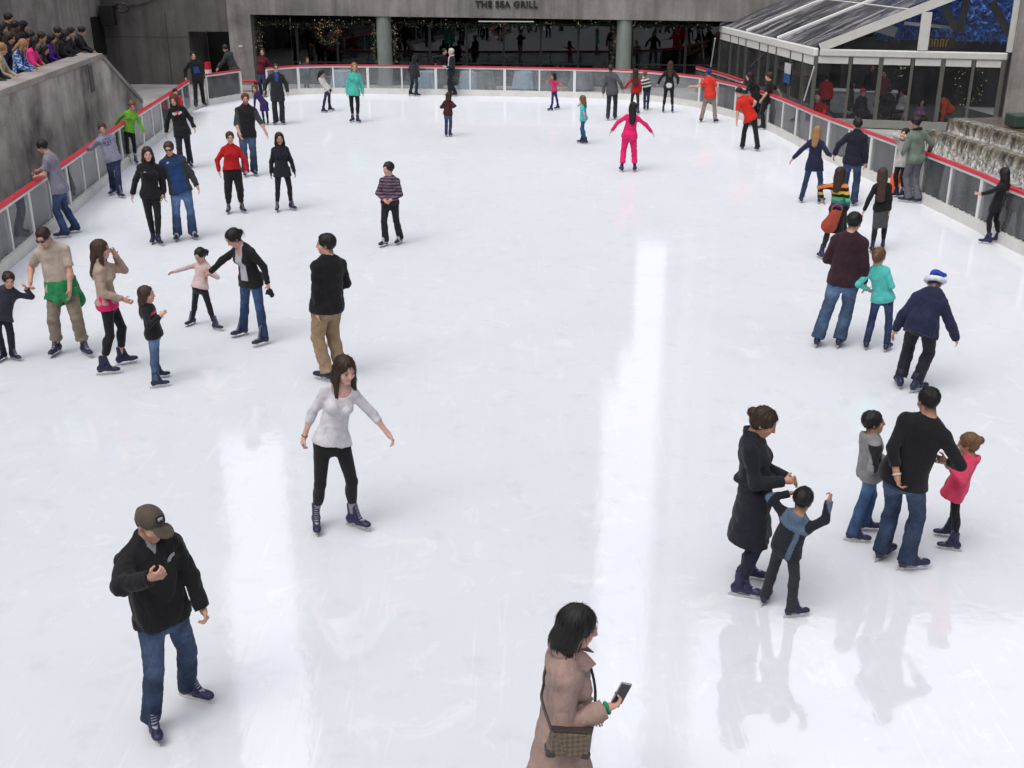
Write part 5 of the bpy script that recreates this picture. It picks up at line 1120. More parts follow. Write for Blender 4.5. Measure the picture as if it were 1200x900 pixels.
person('woman in white jacket and black leggings by the rail holding something up to her face', (1061,151), ((1056,231),(1048,231)), -30, sex='f', hp=4,
    L=(1059,158,-.25), R=(1055,160,-.25), hair=('long', BK, dict(len=.2)), scarf=(.012,.012,.014), up=J((.42,.42,.40), hem=.16), bot=LEG(), fy=(-60,-60))
person('man in grey green sweater and grey trousers with one hand on the right rail', (1073,137), ((1061,237),(1072,238)), -148, hy=45, hp=10, skin='t',
    R=(1090,180,.18), L=(.0,.2,-.4), hair=('short', BK), scarf=(.015,.014,.016), up=SW((.13,.17,.14), hem=.10), bot=TR((.105,.105,.13), w=.085), fy=(-100,-95))
person('woman in short black coat with long black hair holding the rail at the right edge', (1177,197), ((1155,286),(1167,284)), -108, sex='f', hp=6, hy=-30,
    L=(1146,229,-.12), R=(1199,223,.15), dL=(0,.3,.4), hair=('long', BK, dict(len=.26, back=1)), up=CO(K, t=.016, hem=.2, flare=.03), bot=LEG(hem=.12), sock=[((.5,.5,.5), .09, .13)], fy=(-95,-80))
person('boy in red T-shirt, black knit hat and black trousers leaning forward as he glides', (866,103), ((869,175),(887,177)), -155, hp=20, hy=35, dy=.05,
    L=(863,146,-.05), R=(882,129,.0), hair=('short', BK), hat=('beanie', (.012,.012,.014)), pel=(-.02,0), up=TE((.55,.02,.012), hem=.08), bot=TR(K, w=.075), fy=(-165,-160), boots='k')
person('woman in black coat with black hair standing at the far right boards', (878,85), ((881,149),(886,147)), -130, sex='f', hy=30,
    R=(893,115,.0), L=(868,109,.05), hair=('long', BK, dict(len=.2, back=1)), up=CO(K, hem=.30, flare=.04), bot=LEG(), boots='k')
person('young man in black T-shirt and black trousers leaning back on the far right rail', (901,85), ((892,152),(903,151)), -118, hy=20,
    R=(917,115,.15), L=(.1,.1,-.45), hair=('short', BR), up=TE((.013,.011,.010), hem=.10), bot=TR(K, w=.075), boots='k', fy=(-95,-95))
person('man in orange red T-shirt, blue cap and khaki trousers seen from behind', (831,81), ((821,143),(839,144)), 180, hp=4,
    L=(809,102,-.05), R=(842,117,-.02), eR=(1,-.2,-.2), hair=('short', BR), hat=('beanie', (.02,.03,.26)), up=TE((.62,.035,.02), hem=.12, t=.022), bot=TR((.24,.19,.15), w=.07, hem=-.01), boots='k', fy=(190,150))
person('woman in black jacket with white shirt tail showing and white socks, far right of centre', (786,72), ((777,132),(788,132)), 180, sex='f',
    L=(770,100,-.05), R=(795,100,-.02), hair=('long', DB, dict(len=.32, back=1)), up=J(K, hem=.12, pat=lambda c, la, fw, up, am, a: c.__setitem__((fw < 0) & (((la / .11)**2 + ((up - .02) / .16)**2) < 1) & ~am(a), (.5,.5,.56))), bot=LEG(), sock=[((.5,.5,.52), .11, .18)], boots='k', fy=(180,175))
person('woman with long curly brown hair and red sweater seen from behind at the far side', (745,81), ((739,133),(748,134)), 180, sex='f',
    L=(731,105,-.02), R=None, hair=('curly', BR, dict(len=.38, back=1, w=.10, bk=.12)), up=SW((.38,.012,.015), hem=.12, t=.022), bot=LEG(DGR), boots='k')
person('child in black and white striped top and jeans beyond the red sweater', (756,84), ((755,129),(759,129)), 180, hair=('short', LBR), up=SW(K, pat=stripes([K, (.5,.5,.5)], 6, .1, 1.), hem=.05), bot=JN(DEND, w=.06), boots='k')
person('man in charcoal grey jacket and dark trousers holding hands at the far side', (716,76), ((712,141),(721,140)), 176, hp=4,
    L=(706,114,-.02), R=(731,106,.0), hair=('short', BR), up=J((.075,.075,.085), hem=.12), bot=TR(DGR, w=.07), boots='k')
person('woman in bright pink skating suit with long black hair, arms spread, back turned', (742,120), ((728,201),(744,201)), 180, sex='f', hp=2,
    L=(715,155,-.05), R=(767,158,-.05), eL=(.4,-.3,.6), eR=(.4,-.3,.6), hair=('long', BK, dict(len=.32, back=1, w=.085)), up=dict(name='jacket', c=(.66,.012,.13), t=.02, hem=.08, neck='crew', wr=.010), bot=TR((.66,.012,.13), w=.075, hem=.10, t=.024), boots='k', fy=(195,170))
person('little girl in pink T-shirt and purple leggings with arms swinging at the far boards', (648,86), ((653,128),(645,130)), -60, sex='f', hair=('bob', BK), skin='t',
    L=(661,104,-.05), R=(637,93,.0), up=TE((.55,.02,.10), hem=.06), bot=LEG((.035,.018,.13), hem=.08), boots='k', fy=(-70,-70))
person('little girl in turquoise top and blue leggings with long fair hair', (682,112), ((685,169),(681,168)), -115, sex='f',
    L=(686,142,.0), R=(679,121,-.05), hair=('long', LBR, dict(len=.22, back=1)), up=TE((.05,.42,.47), hem=.10, sl=.3), bot=LEG((.012,.07,.16), hem=.08), boots='k', fy=(-110,-100))

# ---------------- far side, centre and left
person('child in dark red plaid shirt and jeans in front of two dark suited men', (526,108), ((523,160),(528,160)), 165, hair=('long', BR, dict(len=.1, back=1)), R=(530,128,-.05), L=(524,128,-.05),
    up=J((.10,.012,.015), t=.016, pat=lambda c, la, fw, up, am, a: c.__setitem__((np.sin(la*70) > .6) | (np.sin(up*40) > .7), (.012,.01,.012))), bot=JN(DEN, w=.065), boots='k')
person('white haired man in dark suit with white scarf by the far rail', (528,57), ((526,113),(532,113)), -70, hair=('short', (.5,.47,.42)), L=(522,80,-.05), R=(520,79,.0),
    up=J((.012,.013,.022), hem=.2, pat=front((.5,.52,.58), .055, .1, 1.2)), scarf=(.5,.52,.58), bot=TR((.012,.013,.02), w=.08), boots='k')
person('dark haired man in black holding the far rail beside the white haired man', (521,57), ((515,107),(519,107)), 40, hair=('short', BK), R=(509,75,.1), L=(524,80,-.1), up=J(K), bot=TR((.013,.016,.03)), boots='k')
person('person in dark coat and dark jeans alone near the far left column', (486,65), ((482,112),(489,113)), 150, hair=('short', BK), hat=('hoodup', (.012,.012,.014)), up=J(DGR, hem=.16), bot=JN(DEND, w=.075), boots='k', fy=(120,110))
person('woman in loose aqua sweater and black leggings facing the camera at the far side', (415,74), ((420,144),(413,143)), 4, sex='f', hair=('long', BLD, dict(len=.22)), L=(426,112,-.02), R=(406,112,-.02),
    up=SW((.07,.42,.36), t=.03, hem=.14, flare=.02), bot=LEG(), boots='k', fy=(30,-30))
person('girl in white top and jeans bending forward at the far side', (377,83), ((388,130),(380,132)), 60, sex='f', h=1.38, hp=35, hair=('long', BK, dict(len=.2, back=1)), R=(386,109,-.05), L=(390,108,.05), pel=(.05,.0), fl=1, up=SW((.50,.49,.50), hem=.06), bot=JN(DEND, w=.055, t=.006, hem=.0), boots='k', fy=(90,90))
person('boy in blue top and black trousers with one arm along the far rail', (360,67), ((362,107),(358,107)), 8, hair=('short', BR), R=(351,75,.12), L=(361,82,-.15), up=SW((.015,.05,.16), hem=.08), bot=TR(K, w=.06), boots='k')
person('bald man in dark suit and blue shirt with glasses facing the camera, far left', (323,75), ((332,146),(323,146)), 5, hair=('buzz', DB), shades=2, L=(338,110,-.02), R=(309,109,-.02),
    up=J((.018,.019,.022), hem=.26, t=.028, pat=front((.02,.07,.24), .035, .55, 1.2, .06)), bot=TR((.018,.019,.022), w=.085, t=.026), boots='k', fy=(20,-20))
person('woman in maroon jacket and jeans with long brown hair at the far left gate', (307,57), ((311,113),(306,113)), -15, sex='f', hair=('long', BR, dict(len=.26)), L=(313,84,-.02), up=J((.085,.010,.020), hem=.08), bot=JN(DEND, w=.06), boots='k')
person('frizzy haired child in purple dress behind the bearded man', (298,100), ((314,146),(309,147)), -20, sex='f', hair=('curly', LBR, dict(len=.18, w=.1)), up=CO((.030,.018,.10), t=.016, hem=.34, flare=.07, neck='crew'), bot=LEG(NAVY), boots='k')
person('bearded man in black vest over grey shirt and jeans near the far left', (287,110), ((299,206),(288,207)), 2, beard=1, hair=('short', RED_H), L=(316,163,-.05), R=(281,160,-.20), wd=1.08,
    up=J(K, name='shirt', sl=.62, t=.022, hem=.10, pat=sleeves((.045,.052,.060))), bot=JN(DEN, w=.085, t=.02))
person('woman in red sweater and black trousers with short dark hair, near left of centre', (269,155), ((285,249),(268,250)), 4, sex='f', hair=('short', DB), L=(290,204,-.05), R=(256,204,-.05), eL=(.8,-.4,0), eR=(.8,-.4,0), wd=1.05,
    up=SW((.40,.010,.012), hem=-.02, t=.018), bot=TR(K, w=.056, t=.030, hem=.12), fy=(20,-10))
person('woman in black hooded tunic and leggings with long black hair, right of the red sweater', (327,156), ((343,246),(325,248)), 6, sex='f', skin='t', hair=('long', BK, dict(len=.22)), hat=None, L=(348,210,-.05), R=(317,208,-.05), gl=(.012,.012,.014),
    up=HO((.011,.012,.018), hem=.16, flare=.04, t=.022), bot=LEG((.011,.011,.016), hem=.10), fy=(30,-5))
person('boy in maroon striped sweater and black trousers standing alone left of the centre', (454,191), ((468,286),(450,289)), -6, hy=-45, hp=4, skin='l', hair=('short', BK, dict(th=.02)), L=(458,237,-.20), R=(450,237,-.22), eL=(.9,-.5,-.3), eR=(.8,-.6,-.2),
    up=SW((.045,.016,.035), hem=.06, t=.02, pat=both(stripes([None, (.14,.11,.16)], 16, 0, 1.), )), bot=TR((.011,.011,.016), w=.08), boots='g', fy=(-30,-40))
person('curly red haired woman in black hooded sweatshirt with rose and white print', (203,112), ((224,196),(212,200)), -2, sex='f', hy=-18, hp=10, wd=1.1, hair=('curly', RED_H, dict(len=.10)), skin='p', L=(229,152,-.05), R=(194,158,-.05),
    up=HO(K, hem=.14, t=.03, pat=emblem(['....r....', 'wwgrrrgww', 'wgwrrwggw', '.gwrrrww.'], .11, .78, .22, .16)), bot=TR((.012,.013,.022), w=.08))
person('child in red jacket and dark cap behind the red haired woman by the left boards', (205,104), ((215,149),(211,150)), 15, hair=('short', BK), hat=('beanie', (.03,.012,.014)), up=J((.45,.015,.03)), bot=TR(K), boots='k')
person('man in black jacket with blue chest panel standing at the left gate post', (226,61), ((240,124),(230,127)), 12, hair=('short', BK), L=(240,95,-.02), R=(217,93,-.02), up=J(K, pat=front((.02,.05,.24), .09, .25, .62)), bot=TR(K, w=.07), boots='k')
person('man in dark grey jacket leaning over the gate rail at the far left', (263,53), ((273,113),(278,112)), -125, hair=('short', BR), hp=25, R=(250,84,.1), L=(252,86,-.15), up=J((.035,.040,.042), t=.03), bot=TR((.025,.027,.032), w=.085), pel=(.05,0))
person('girl in lime green top and red socks with one hand on the rail', (154,119), ((160,192),(151,193)), 12, sex='f', hp=24, hair=('bun', LBR, dict(up=.07)), R=(131,151,.12), L=(170,158,-.05),
    up=SW((.13,.36,.03), hem=.03, kind='cloth', t=.014), bot=LEG(hem=.20), sock=[((.45,.46,.48), .12, .22), ((.28,.012,.03), .0, .14)], fy=(10,-15))
person('boy in lavender grey hooded sweatshirt with dark lettering holding the left rail', (119,145), ((142,232),(132,228)), 12, hy=-8, hp=12, hair=('short', DB), R=(94,180,.15), L=(136,187,-.10), pel=(.02,0),
    up=HO((.22,.22,.30), hem=.10, t=.03, pat=emblem(['ddddddddd', '.........', 'dd.dd.ddd', 'd..d..d.d', 'dd.dd.ddd', '.........', '..dddddd.'], .09, .80, .19, .30)), bot=JN((.012,.018,.045), w=.082, t=.02), fy=(25,-30))
person('man in plain grey T-shirt and blue jeans bent over the left rail', (48,165), ((74,279),(87,273)), -112, hp=25, hair=('short', BK), L=(41,210,.05), R=(37,207,.25), pel=(-.05,.0), h=1.74, dy=.02, wd=1.06,
    up=TE((.20,.19,.25), hem=.12, t=.022), bot=JN((.024,.040,.095), w=.075, t=.016), fy=(-95,-95))
person('woman in black zip jacket and black leggings holding hands with the man in sunglasses', (172,173), ((187,287),(180,285)), 4, sex='f', hp=6, skin='p', hair=('long', BR, dict(len=.22)), L=(191,232,-.05), R=(153,236,-.02),
    up=J(K, hem=.10, t=.028, pat=emblem(['w'], -.07, .70, .03, .02)), bot=LEG(hem=.06, t=.008), boots='k', fy=(15,-15))
person('man in sunglasses with blue and charcoal jacket and jeans, walking hand in hand', (197,167), ((228,280),(208,282)), 4, hy=-14, hp=12, hair=('short', DB), shades=1, L=(235,225,-.05), R=(192,232,-.05), wd=1.08,
    up=J((.012,.040,.125), hem=.08, t=.030, pat=both(sleeves((.035,.037,.043)), lambda c, la, fw, up, am, a: c.__setitem__((up > .93) | ((np.abs(la) > .13) & (up < .75)), (.030,.032,.038)), emblem(['ww'], -.06, .84, .05, .03))), bot=JN((.03,.055,.115), w=.088, t=.018, fade=1.4), boots='g', fy=(20,-15))

# ---------------- left group
person('little boy in dark grey jacket at the left edge holding a man\'s hand', (9,320), ((18,422),(3,423)), 8, hp=14, hair=('short', BR), L=(34,337,-.02), R=(.2,.0,-.42), eL=(.6,-.3,-.5), up=J((.030,.034,.048), hem=.10), bot=TR((.012,.013,.025), w=.065), fy=(30,-40), wd=1.1)
person('man in beige T-shirt and khaki trousers with green jacket tied at the waist', (49,268), ((102,417),(66,416)), -14, hy=-22, hp=30, hair=('buzz', BR), shades=2, L=(83,349,-.20), R=(34,335,-.12), eL=(.5,-.6,.1), cR=(.8,.9), h=1.77, dy=-.05, pel=(-.02,.06), wd=1.06,
    up=TE((.42,.345,.29), hem=.05, t=.015), over=dict(name='tied_jacket', c=(.02,.20,.075), t=.034, hem=.13, wrap=1, neck='none', wr=.012), bot=TR((.215,.175,.135), w=.078, t=.028, hem=.10, cuff=1), fy=(20,-30), skin='l')
person('woman in tan jacket over pink top waving one raised hand, long brown hair', (118,282), ((148,427),(126,439)), 78, sex='f', hp=4, hair=('long', DB, dict(len=.28)), R=(147,355,-.02), L=(139,296,.08), eL=(.3,.1,-1), eR=(.3,-.8,-.4), dL=(0,.0,.6),
    under=SW((.62,.015,.12), name='tank_top', hem=.085, t=.002, sl=.1, wr=.001, kind='cloth'), up=J((.36,.265,.205), hem=.0, t=.024), bot=LEG((.010,.010,.014), w=.05), fy=(96,86))
person('little girl with long wavy brown hair in black jacket and jeans, arms folded', (172,336), ((188,443),(187,454)), 72, sex='f', hp=0, hair=('long', DB, dict(len=.26, back=1, w=.085)), R=(191,371,-.08), L=(190,373,-.10), eR=(.5,-.6,-.5),
    up=J(K, hem=.10, t=.02, pat=emblem(['r'], .15, .75, .3, .1)), bot=JN((.045,.075,.14), w=.06, t=.008, hem=-.01), fy=(92,95), wd=1.1)
person('small girl in pale pink long sleeved top and black trousers reaching out one arm', (233,292), ((255,387),(224,381)), -42, sex='f', hp=22, hair=('pony', BK, dict(len=.08, side=1)), R=(199,320,-.10), L=(243,322,-.15), eR=(.4,-.3,0), wd=1.1,
    up=SW((.56,.42,.42), hem=.05, kind='cloth'), bot=LEG((.012,.012,.018), w=.052, hem=.06, t=.010), fy=(40,-45))
cardi = person('woman in black cardigan over white tee stooping to steady the small pink girl', (272,270), ((307,405),(282,394)), -42, sex='f', h=1.68, hp=26, hy=-25, dy=-.10, fl=1, pel=(.06,.04), hair=('pony', BK, dict(len=.04)), R=(243,322,.02), L=(316,337,-.05), eR=(.4,-.4,.2), cL=(.7,.8),
    up=J(K, name='cardigan', hem=.12, t=.020, neck='vee', pat=front((.45,.45,.50), .06, .0, 1.1)), bot=JN((.018,.034,.085), w=.066, t=.010, hem=-.01), fy=(-55,-60))
person('man in black sweater and khaki trousers seen from behind with head turned left', (380,275), ((380,446),(397,440)), -150, hy=52, hp=2, hair=('short', BK), L=(372,374,-.06), R=(.0,.25,-.38), wd=1.08, skin='l', tummy=.02, pel=(.0,0),
    up=SW(K, hem=.10, t=.020, sl=.86), bot=TR((.27,.185,.115), w=.08, t=.030, hem=-.01), fy=(-130,-150), boots='k')

# ---------------- spectators behind the left parapet
PA, PB = V(-8.84, 18.96, 0), V(-10.69, 35.7, 0); PU = nrm(PB - PA); PN = V(-PU[1], PU[0], 0)      # along the boards, outwards
SPZ = 1.55
def spectator(label, px, py, off, **o):
    p = on_plane(px, py, PA + PN * off, PN); back = o.pop('back', .22)
    xy = p + PN * back; kw = dict(dict(L=(.0,.30,-.30), R=(.0,.30,-.30), hp=20, pel=(0,0)), **o)
    return person(label, (px, py), None, kw.pop('face', 72), 'spectator', 'spectators behind the left parapet', xy=(xy[0], xy[1]), gz=SPZ if off < 2.1 else SPZ + .42, skates=0, dy=float(p[1] - xy[1]), bot=JN(DEND), v=.0145, **kw)
spectator('dark haired spectator at the back, topmost head of the left parapet crowd', 10, 16, 2.7, hair=('short', BK), up=J(K), back=.05, L=None, R=None)
spectator('spectator with long dark hair at the left picture edge, back row', 3, 27, 2.3, sex='f', hair=('long', BK), up=J(K), back=.05, L=None, R=None)
spectator('brown skinned man in dark jacket in the back row above the blond children', 18, 25, 2.25, skin='b', hair=('short', BK), up=J(DGR), back=.08, L=None, R=None)
spectator('spectator in black hood and scarf standing behind the parapet children', 28, 25, 2.3, hair=('short', BK), hat=('hoodup', (.01,.01,.012)), scarf=(.01,.01,.012), up=J(K), back=.08, L=None, R=None)
spectator('fair haired child in cream top at the left edge of the parapet', 2, 51, 1.62, hair=('short', BLD), up=SW((.45,.38,.28)))
spectator('blond child in blue plaid shirt leaning over the parapet', 27, 47, 1.55, hair=('bob', BLD), hp=35, up=J((.03,.09,.32), t=.016, pat=lambda c, la, fw, up, am, a: (c.__setitem__(np.sin(la*75) * np.sin(up*45) > .15, (.35,.45,.62)), c.__setitem__((la < -.02) & (fw > 0) & ~am(a), (.01,.03,.13)))))
spectator('dark haired child in bright pink T-shirt lying over the parapet', 41, 44, 1.62, hair=('bob', BK), skin='t', up=TE((.72,.03,.22), sl=.6))
spectator('small dark haired child between the pink shirt and the purple top', 52, 53, 1.62, hair=('bob', BK), up=J(DGR))
spectator('spectator with long dark hair and purple top at the parapet', 61, 40, 1.85, sex='f', hair=('long', BK, dict(back=1)), up=J((.07,.015,.18)))
spectator('woman in black jacket with long dark hair leaning on the parapet', 77, 36, 1.6, sex='f', hair=('long', BK), hp=28, up=J(K))
spectator('dark haired person in black with pink cuffs next to the last spectator', 83, 32.5, 1.85, hair=('short', BK), hp=25, up=J(K, pat=lambda c, la, fw, up, am, a: c.__setitem__(fw > .42, (.55,.02,.10))))
spectator('man in black jacket with clasped hands, last spectator at the parapet corner', 96, 31.5, 1.68, hair=('short', BK), skin='t', hp=25, up=J(K), L=(-.10,.36,-.28), R=(-.10,.36,-.28))
spectator('person in dark green jacket resting arms on the parapet, cut by the left edge', -7, 55, 1.58, hair=('short', BK), up=J((.02,.035,.028)))

spectator('dark haired spectator in red jacket squeezed in behind the pink shirted child', 36, 37, 1.95, hair=('short', BK), up=J((.30,.015,.02)), L=None, R=None)
spectator('dark haired spectator in navy jacket behind the fair haired cream child', 11, 38, 1.92, sex='f', hair=('long', BR, dict(len=.2, back=1)), up=J(NAVY), L=None, R=None)
spectator('brown haired spectator in grey jacket behind the small dark haired child', 49, 38, 1.98, hair=('short', BR), up=J((.10,.10,.11)), L=None, R=None)
spectator('short haired spectator in brown jacket behind the purple top', 68, 32, 2.02, hair=('short', BK), skin='t', up=J((.06,.035,.022)), L=None, R=None)

# ---------------- people inside the glass tent
def tentp(label, px, py, Y, **o):
    p = at_y(px, py, Y); kw = dict(dict(h=1.7, sit=1), **o); b = kw.pop('lean', 0)
    return person(label, (px, py), None, kw.pop('face', 150), 'guest', 'people inside the glass tent', xy=(p[0] - b, p[1]), gz=.02, skates=0, bot=TR(DGR), v=.0145, **kw)
tentp('person in red shirt standing inside the glass tent near its corner', 970, 86, 37.2, h=1.55, face=170, hair=('short', BK), up=SW((.42,.012,.018)))
tentp('person in red top and white cap stooping at the tent glass', 958, 112, 36.6, face=60, lean=-.25, hp=30, hair=('short', BK), hat=('beanie', (.5,.48,.45)), up=SW((.40,.012,.015)))
tentp('dark haired guest seated inside the tent beside the pink hat', 999, 94, 37.4, face=100, hair=('long', BK), up=J((.05,.06,.055)))
tentp('guest in bright pink hat seated inside the tent', 1012, 104, 36.8, face=40, hair=('short', BK), hat=('beanie', (.6,.02,.16)), up=J((.02,.02,.024)))
tentp('dark man standing at the back of the tent', 1023, 75, 39.4, face=20, h=1.75, hair=('short', BK), skin='t', up=J(K))
tentp('guest in maroon patterned top standing inside the tent', 1037, 82, 38.3, face=-20, h=1.65, hair=('short', BK), up=SW((.12,.03,.045)))
tentp('guest in black jacket seated inside the tent with back to the glass', 1043, 101, 36.8, face=165, hair=('short', BK), up=J((.016,.016,.02)))
tentp('guest in white top seated inside the tent', 1059, 105, 37.2, face=-60, hair=('short', BK), up=SW((.45,.44,.42)))
tentp('girl in lilac top seated low inside the tent', 1081, 116, 36.5, face=20, h=1.3, sex='f', hair=('long', BK), up=SW((.24,.12,.24)))
tentp('person in orange jacket bending forward inside the tent', 1101, 110, 36.6, face=-85, lean=-.38, hp=40, hair=('short', BK), up=J((.75,.10,.02), t=.03))
# ------------------------------------------------------------------ things people carry, marks on their clothes
def stick(o, px, py):
    """front-most vertex of object o near a point of the photograph, with its normal (a mark sits on the cloth there)"""
    me = o.data; n = len(me.vertices); a = np.empty(n*3, np.float32); me.vertices.foreach_get('co', a); a = a.reshape(-1, 3)
    b = np.empty(n*3, np.float32); me.vertices.foreach_get('normal', b); b = b.reshape(-1, 3)
    w_ = a + np.array((o.parent.location if o.parent else o.location)[:]); r = w_ - EYE; d = nrm(ray(px, py)); t = r @ d; off = np.linalg.norm(r - t[:, None]*d, axis=1)
    off = off + np.where((b @ d) < 0, 0, 9); i = np.argmin(off + .15 * t); return w_[i].astype(float), nrm(b[i].astype(float))
def frame_on(p, n, up=ZU):
    u = nrm(up - n * (n @ up)); r = np.cross(u, n); return r, u
def patch(name, p, n, shapes, mat, root, lift=.003, thick=.002, up=ZU):
    r, u = frame_on(p, n, up); m = MB()
    for sh in shapes: m.prism([p + r*x + u*y + n*lift for x, y in sh], n * thick)
    return m.build(name, mat, root)
PALE = plain('pale_thread', (.42, .42, .44), .7)
jk, rt = capman['objs']['up'], capman['root']
p, n = stick(jk, 200, 655)
patch('chest_mark', p, n, [[(.030 - ro*math.cos(R(a)), -.014 + ro*.9*math.sin(R(a))) for a in range(0, 91, 15)] + [(.030 - (ro - .0055)*math.cos(R(a)), -.014 + (ro - .0055)*.9*math.sin(R(a))) for a in range(90, -1, -15)] for ro in (.060, .050, .040)], PALE, rt)
capo = [c for c in rt.children if c.name.startswith('cap') and 'brim' not in c.name][0]
HCc, q_ = capman['HC'], capman['q']; hf_, hup_, hl_ = capman['hf'], capman['hup'], capman['hl']
nn = nrm(hf_ * .80 + hup_ * .60); pc = HCc + (hup_ * .094 + hf_ * .080) * q_
patch('cap_patch', pc, nn, [[(-.034,-.022), (.034,-.022), (.034,.022), (-.034,.022)]], plain('patch_black', (.012,.012,.012), .7), rt, .004, .003, hup_)
patch('cap_emblem', pc, nn, [[(-.022,-.002), (-.018,.010), (.004,.012), (.014,.010), (.023,.004), (.018,-.001), (.012,.001), (.010,-.012), (.005,-.012), (.003,-.003), (-.008,-.003), (-.012,-.012), (-.018,-.012), (-.017,-.003)]], PALE, rt, .0075, .002, hup_)
# bracelet of the grey blouse woman, watch of the khaki trousers man
for per, sd, c, nm, rr in ((blouse, 1, (.02,.018,.02), 'bracelet', .0045), (blackman, 0, (.5,.45,.4), 'wristband', .010), (trench, 1, (.01,.24,.10), 'wristband', .012)):
    S0, E_, W, d, n, t, curl = per['AR'][sd]; S = SDF(); S.torus(W + d*(.016 if per is trench else -.012), d, .029 * per['s'], rr); per['part'](nm, S, cloth(c, 'cloth'), .005)
# the taupe coat woman: raised collar, buttons, phone, shoulder bag
T_ = trench; N_, F_, U_, X_ = T_['N'], T_['Fs'], T_['U'], T_['lxs']
S = SDF(); S.torus(N_ - U_*.012 - F_*.01, nrm(U_ + .55*F_), .082, .024, .02); S.torus(N_ + U_*.018 - F_*.012, nrm(U_ + .6*F_), .080, .015, .02); S.ell(N_ + F_*.12 + U_*.0, (.035, .06, .08), [X_, F_, U_], .01, op=1)
T_['part']('coat_collar', S, cloth((.27, .185, .162), 'cloth'), .0056)
for sx_ in (1, -1):
    lap = MB().prism([N_ + X_*sx_*.080 + F_*.03 + U_*.028, N_ + F_*.105 + X_*sx_*.035 + U_*.002, N_ + F_*.170 - U_*.07 + X_*sx_*.05, N_ + F_*.110 - U_*.09 + X_*sx_*.100, N_ + F_*.03 - U_*.04 + X_*sx_*.120], (F_*.4 + X_*sx_*.5 + U_*.5) * .009)
    lap.build('lapel', cloth((.28, .192, .168), 'cloth'), T_['root'], .003)
S0, E_, W, d, n, t, curl = T_['AR'][1]
hc_ = W + d*.085; pu = nrm(V(.42, .10, .90)); pr_ = nrm(np.cross(pu, V(-.25, 1, .25))); pn_ = np.cross(pr_, pu); pcn = hc_ + pu*.055 + n*.012
ph = empty('phone', pcn); tag(ph, 'black phone held up in the hand of the taupe coat woman', 'phone')
m = MB(); m.hexa([pcn + pr_*a*.036 + pn_*b*.0045 - pu*.07 for a, b in ((-1,-1),(1,-1),(1,1),(-1,1))], [pcn + pr_*a*.036 + pn_*b*.0045 + pu*.07 for a, b in ((-1,-1),(1,-1),(1,1),(-1,1))]); m.build('phone_case', plain('phone_silver', (.45,.46,.48), .3, .6), ph, .002)
for sg_ in (-1, 1):
    m = MB(); c_ = pcn + pn_*.0056*sg_; m.hexa([c_ + pr_*a*.034 + pn_*b*.0008 - pu*.066 for a, b in ((-1,-1),(1,-1),(1,1),(-1,1))], [c_ + pr_*a*.034 + pn_*b*.0008 + pu*.062 for a, b in ((-1,-1),(1,-1),(1,1),(-1,1))]); m.build('phone_screen' if sg_ < 0 else 'phone_back', plain('phone_glass', (.012,.014,.022), .12), ph)
bgc = at_y(667, 869, T_['loc'][1] - .27); bx, bz = nrm(V(1, .12, -.16)), nrm(V(.14, -.05, 1)); by = np.cross(bz, bx)
def bagmat():
    m, nt, out = node_mat('checked_canvas'); v = coords(nt, (1, 1, 1), rot=(0, R(45), 0)); c = nt.nodes.new('ShaderNodeTexChecker'); c.inputs['Scale'].default_value = 46; nt.links.new(v, c.inputs[0]); c.inputs[1].default_value = (.16, .115, .075, 1); c.inputs[2].default_value = (.065, .045, .032, 1)
    principled(nt, out, mixc(nt, .35, c.outputs[0], mixc(nt, 1., (.13,.095,.065), ramp(nt, noise(nt, 60, 3, .6, coords(nt)), [(.3,.5),(.7,1.4)]), 'MULTIPLY')), .6); return m
bag = empty('shoulder_bag', bgc - bz*.09); tag(bag, 'brown checked shoulder bag hanging at the side of the taupe coat woman', 'bag')
bm2 = MB(); bm2.hexa([bgc + bx*a*.125 + by*b*.045 - bz*.085 for a, b in ((-1,-1),(1,-1),(1,1),(-1,1))], [bgc + bx*a*.120 + by*b*.022 + bz*.085 for a, b in ((-1,-1),(1,-1),(1,1),(-1,1))]); bm2.build('bag_body', bagmat(), bag, .018)
LEA = plain('dark_leather', (.030, .020, .018), .5)
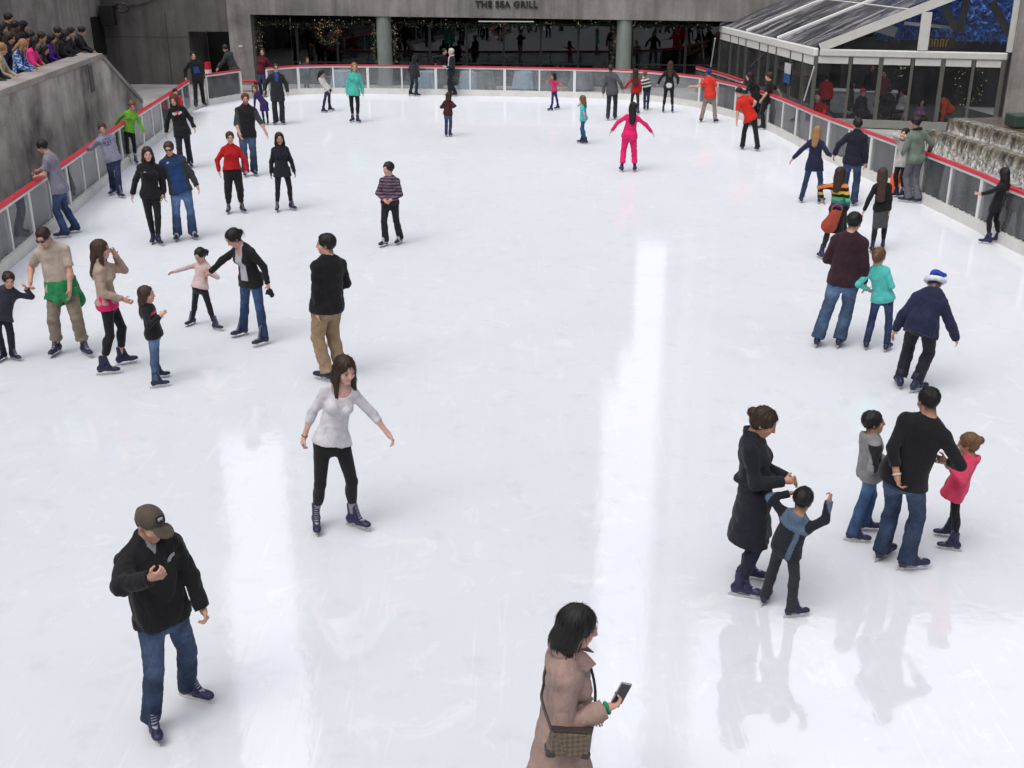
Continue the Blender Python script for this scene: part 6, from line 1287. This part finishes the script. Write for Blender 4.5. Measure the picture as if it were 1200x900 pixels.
for sg_ in (-1, 1):
    m = MB(); c_ = bgc + bx*sg_*.098 - bz*.064; m.hexa([c_ + bx*a*.030 + by*b*.0485 - bz*.026 for a, b in ((-1,-1),(1,-1),(1,1),(-1,1))], [c_ + bx*a*.030 + by*b*.044 + bz*.022 for a, b in ((-1,-1),(1,-1),(1,1),(-1,1))]); m.build('corner_patch', LEA, bag, .012)
m = MB(); m.bar(bgc + bx*-.118 + bz*.086, bgc + bx*.118 + bz*.086, .044, .012, bz); m.build('top_trim', LEA, bag, .004)
spts = [bgc - bx*.115 + bz*.08, T_['P'] + U_*.30 - F_*.135 - X_*.12, N_ - U_*.20 - F_*.125 - X_*.07, N_ - U_*.06 - F_*.10 + X_*.0, N_ + U_*.005 - F_*.03 + X_*.10, N_ - U_*.08 + F_*.115 + X_*.05, N_ - U_*.24 + F_*.175 - X_*.03, T_['P'] + U_*.16 + F_*.165 - X_*.12, bgc + bx*.115 + bz*.08]
def smooth(P, n=6):
    Q = [2*P[0] - P[1]] + P + [2*P[-1] - P[-2]]; o = []
    for i in range(1, len(Q) - 2):
        a, b, c, d_ = Q[i-1:i+3]
        for t_ in np.arange(n) / n: o.append(.5 * (2*b + (c - a)*t_ + (2*a - 5*b + 4*c - d_)*t_*t_ + (3*b - a - 3*c + d_)*t_**3))
    return o + [P[-1]]
MB().tube(smooth(spts), .0085, 8).build('strap', LEA, bag)
for k in range(3):
    pass
# orange bag, black glove
rp = rainb['loc']; bc = at_y(976, 259, rp[1] - .26); S = SDF(); S.cone(bc + V(-.06,0,-.08), bc + V(.03,0,.11), .145, .10, .05, V(0,1,0), .45); S.torus(bc + V(.05,0,.21), V(.1,1,0), .09, .014, .02)
own('orange_bag', S, cloth((.30, .05, .028), 'cloth'), 'orange cloth bag hanging over the skirt of the rainbow sweater girl', 'bag', .012, wrinkles(.012, 30, 5))
S0, E_, W, d, n, t, curl = cardi['AR'][0]; S = SDF(); b0 = W + d*.11
S.ell(b0, (.05, .03, .05), None, .02)
for k, (ox, oz) in enumerate(((.05, -.02), (.06, -.045), (.045, -.07), (.02, -.075), (-.05, -.03))): S.cone(b0, b0 + V(ox, -.01, oz), .018, .012, .015)
own('black_glove', S, cloth((.012,.012,.014), 'knit'), 'black glove dangling from the hand of the woman in the black cardigan', 'glove', .008)
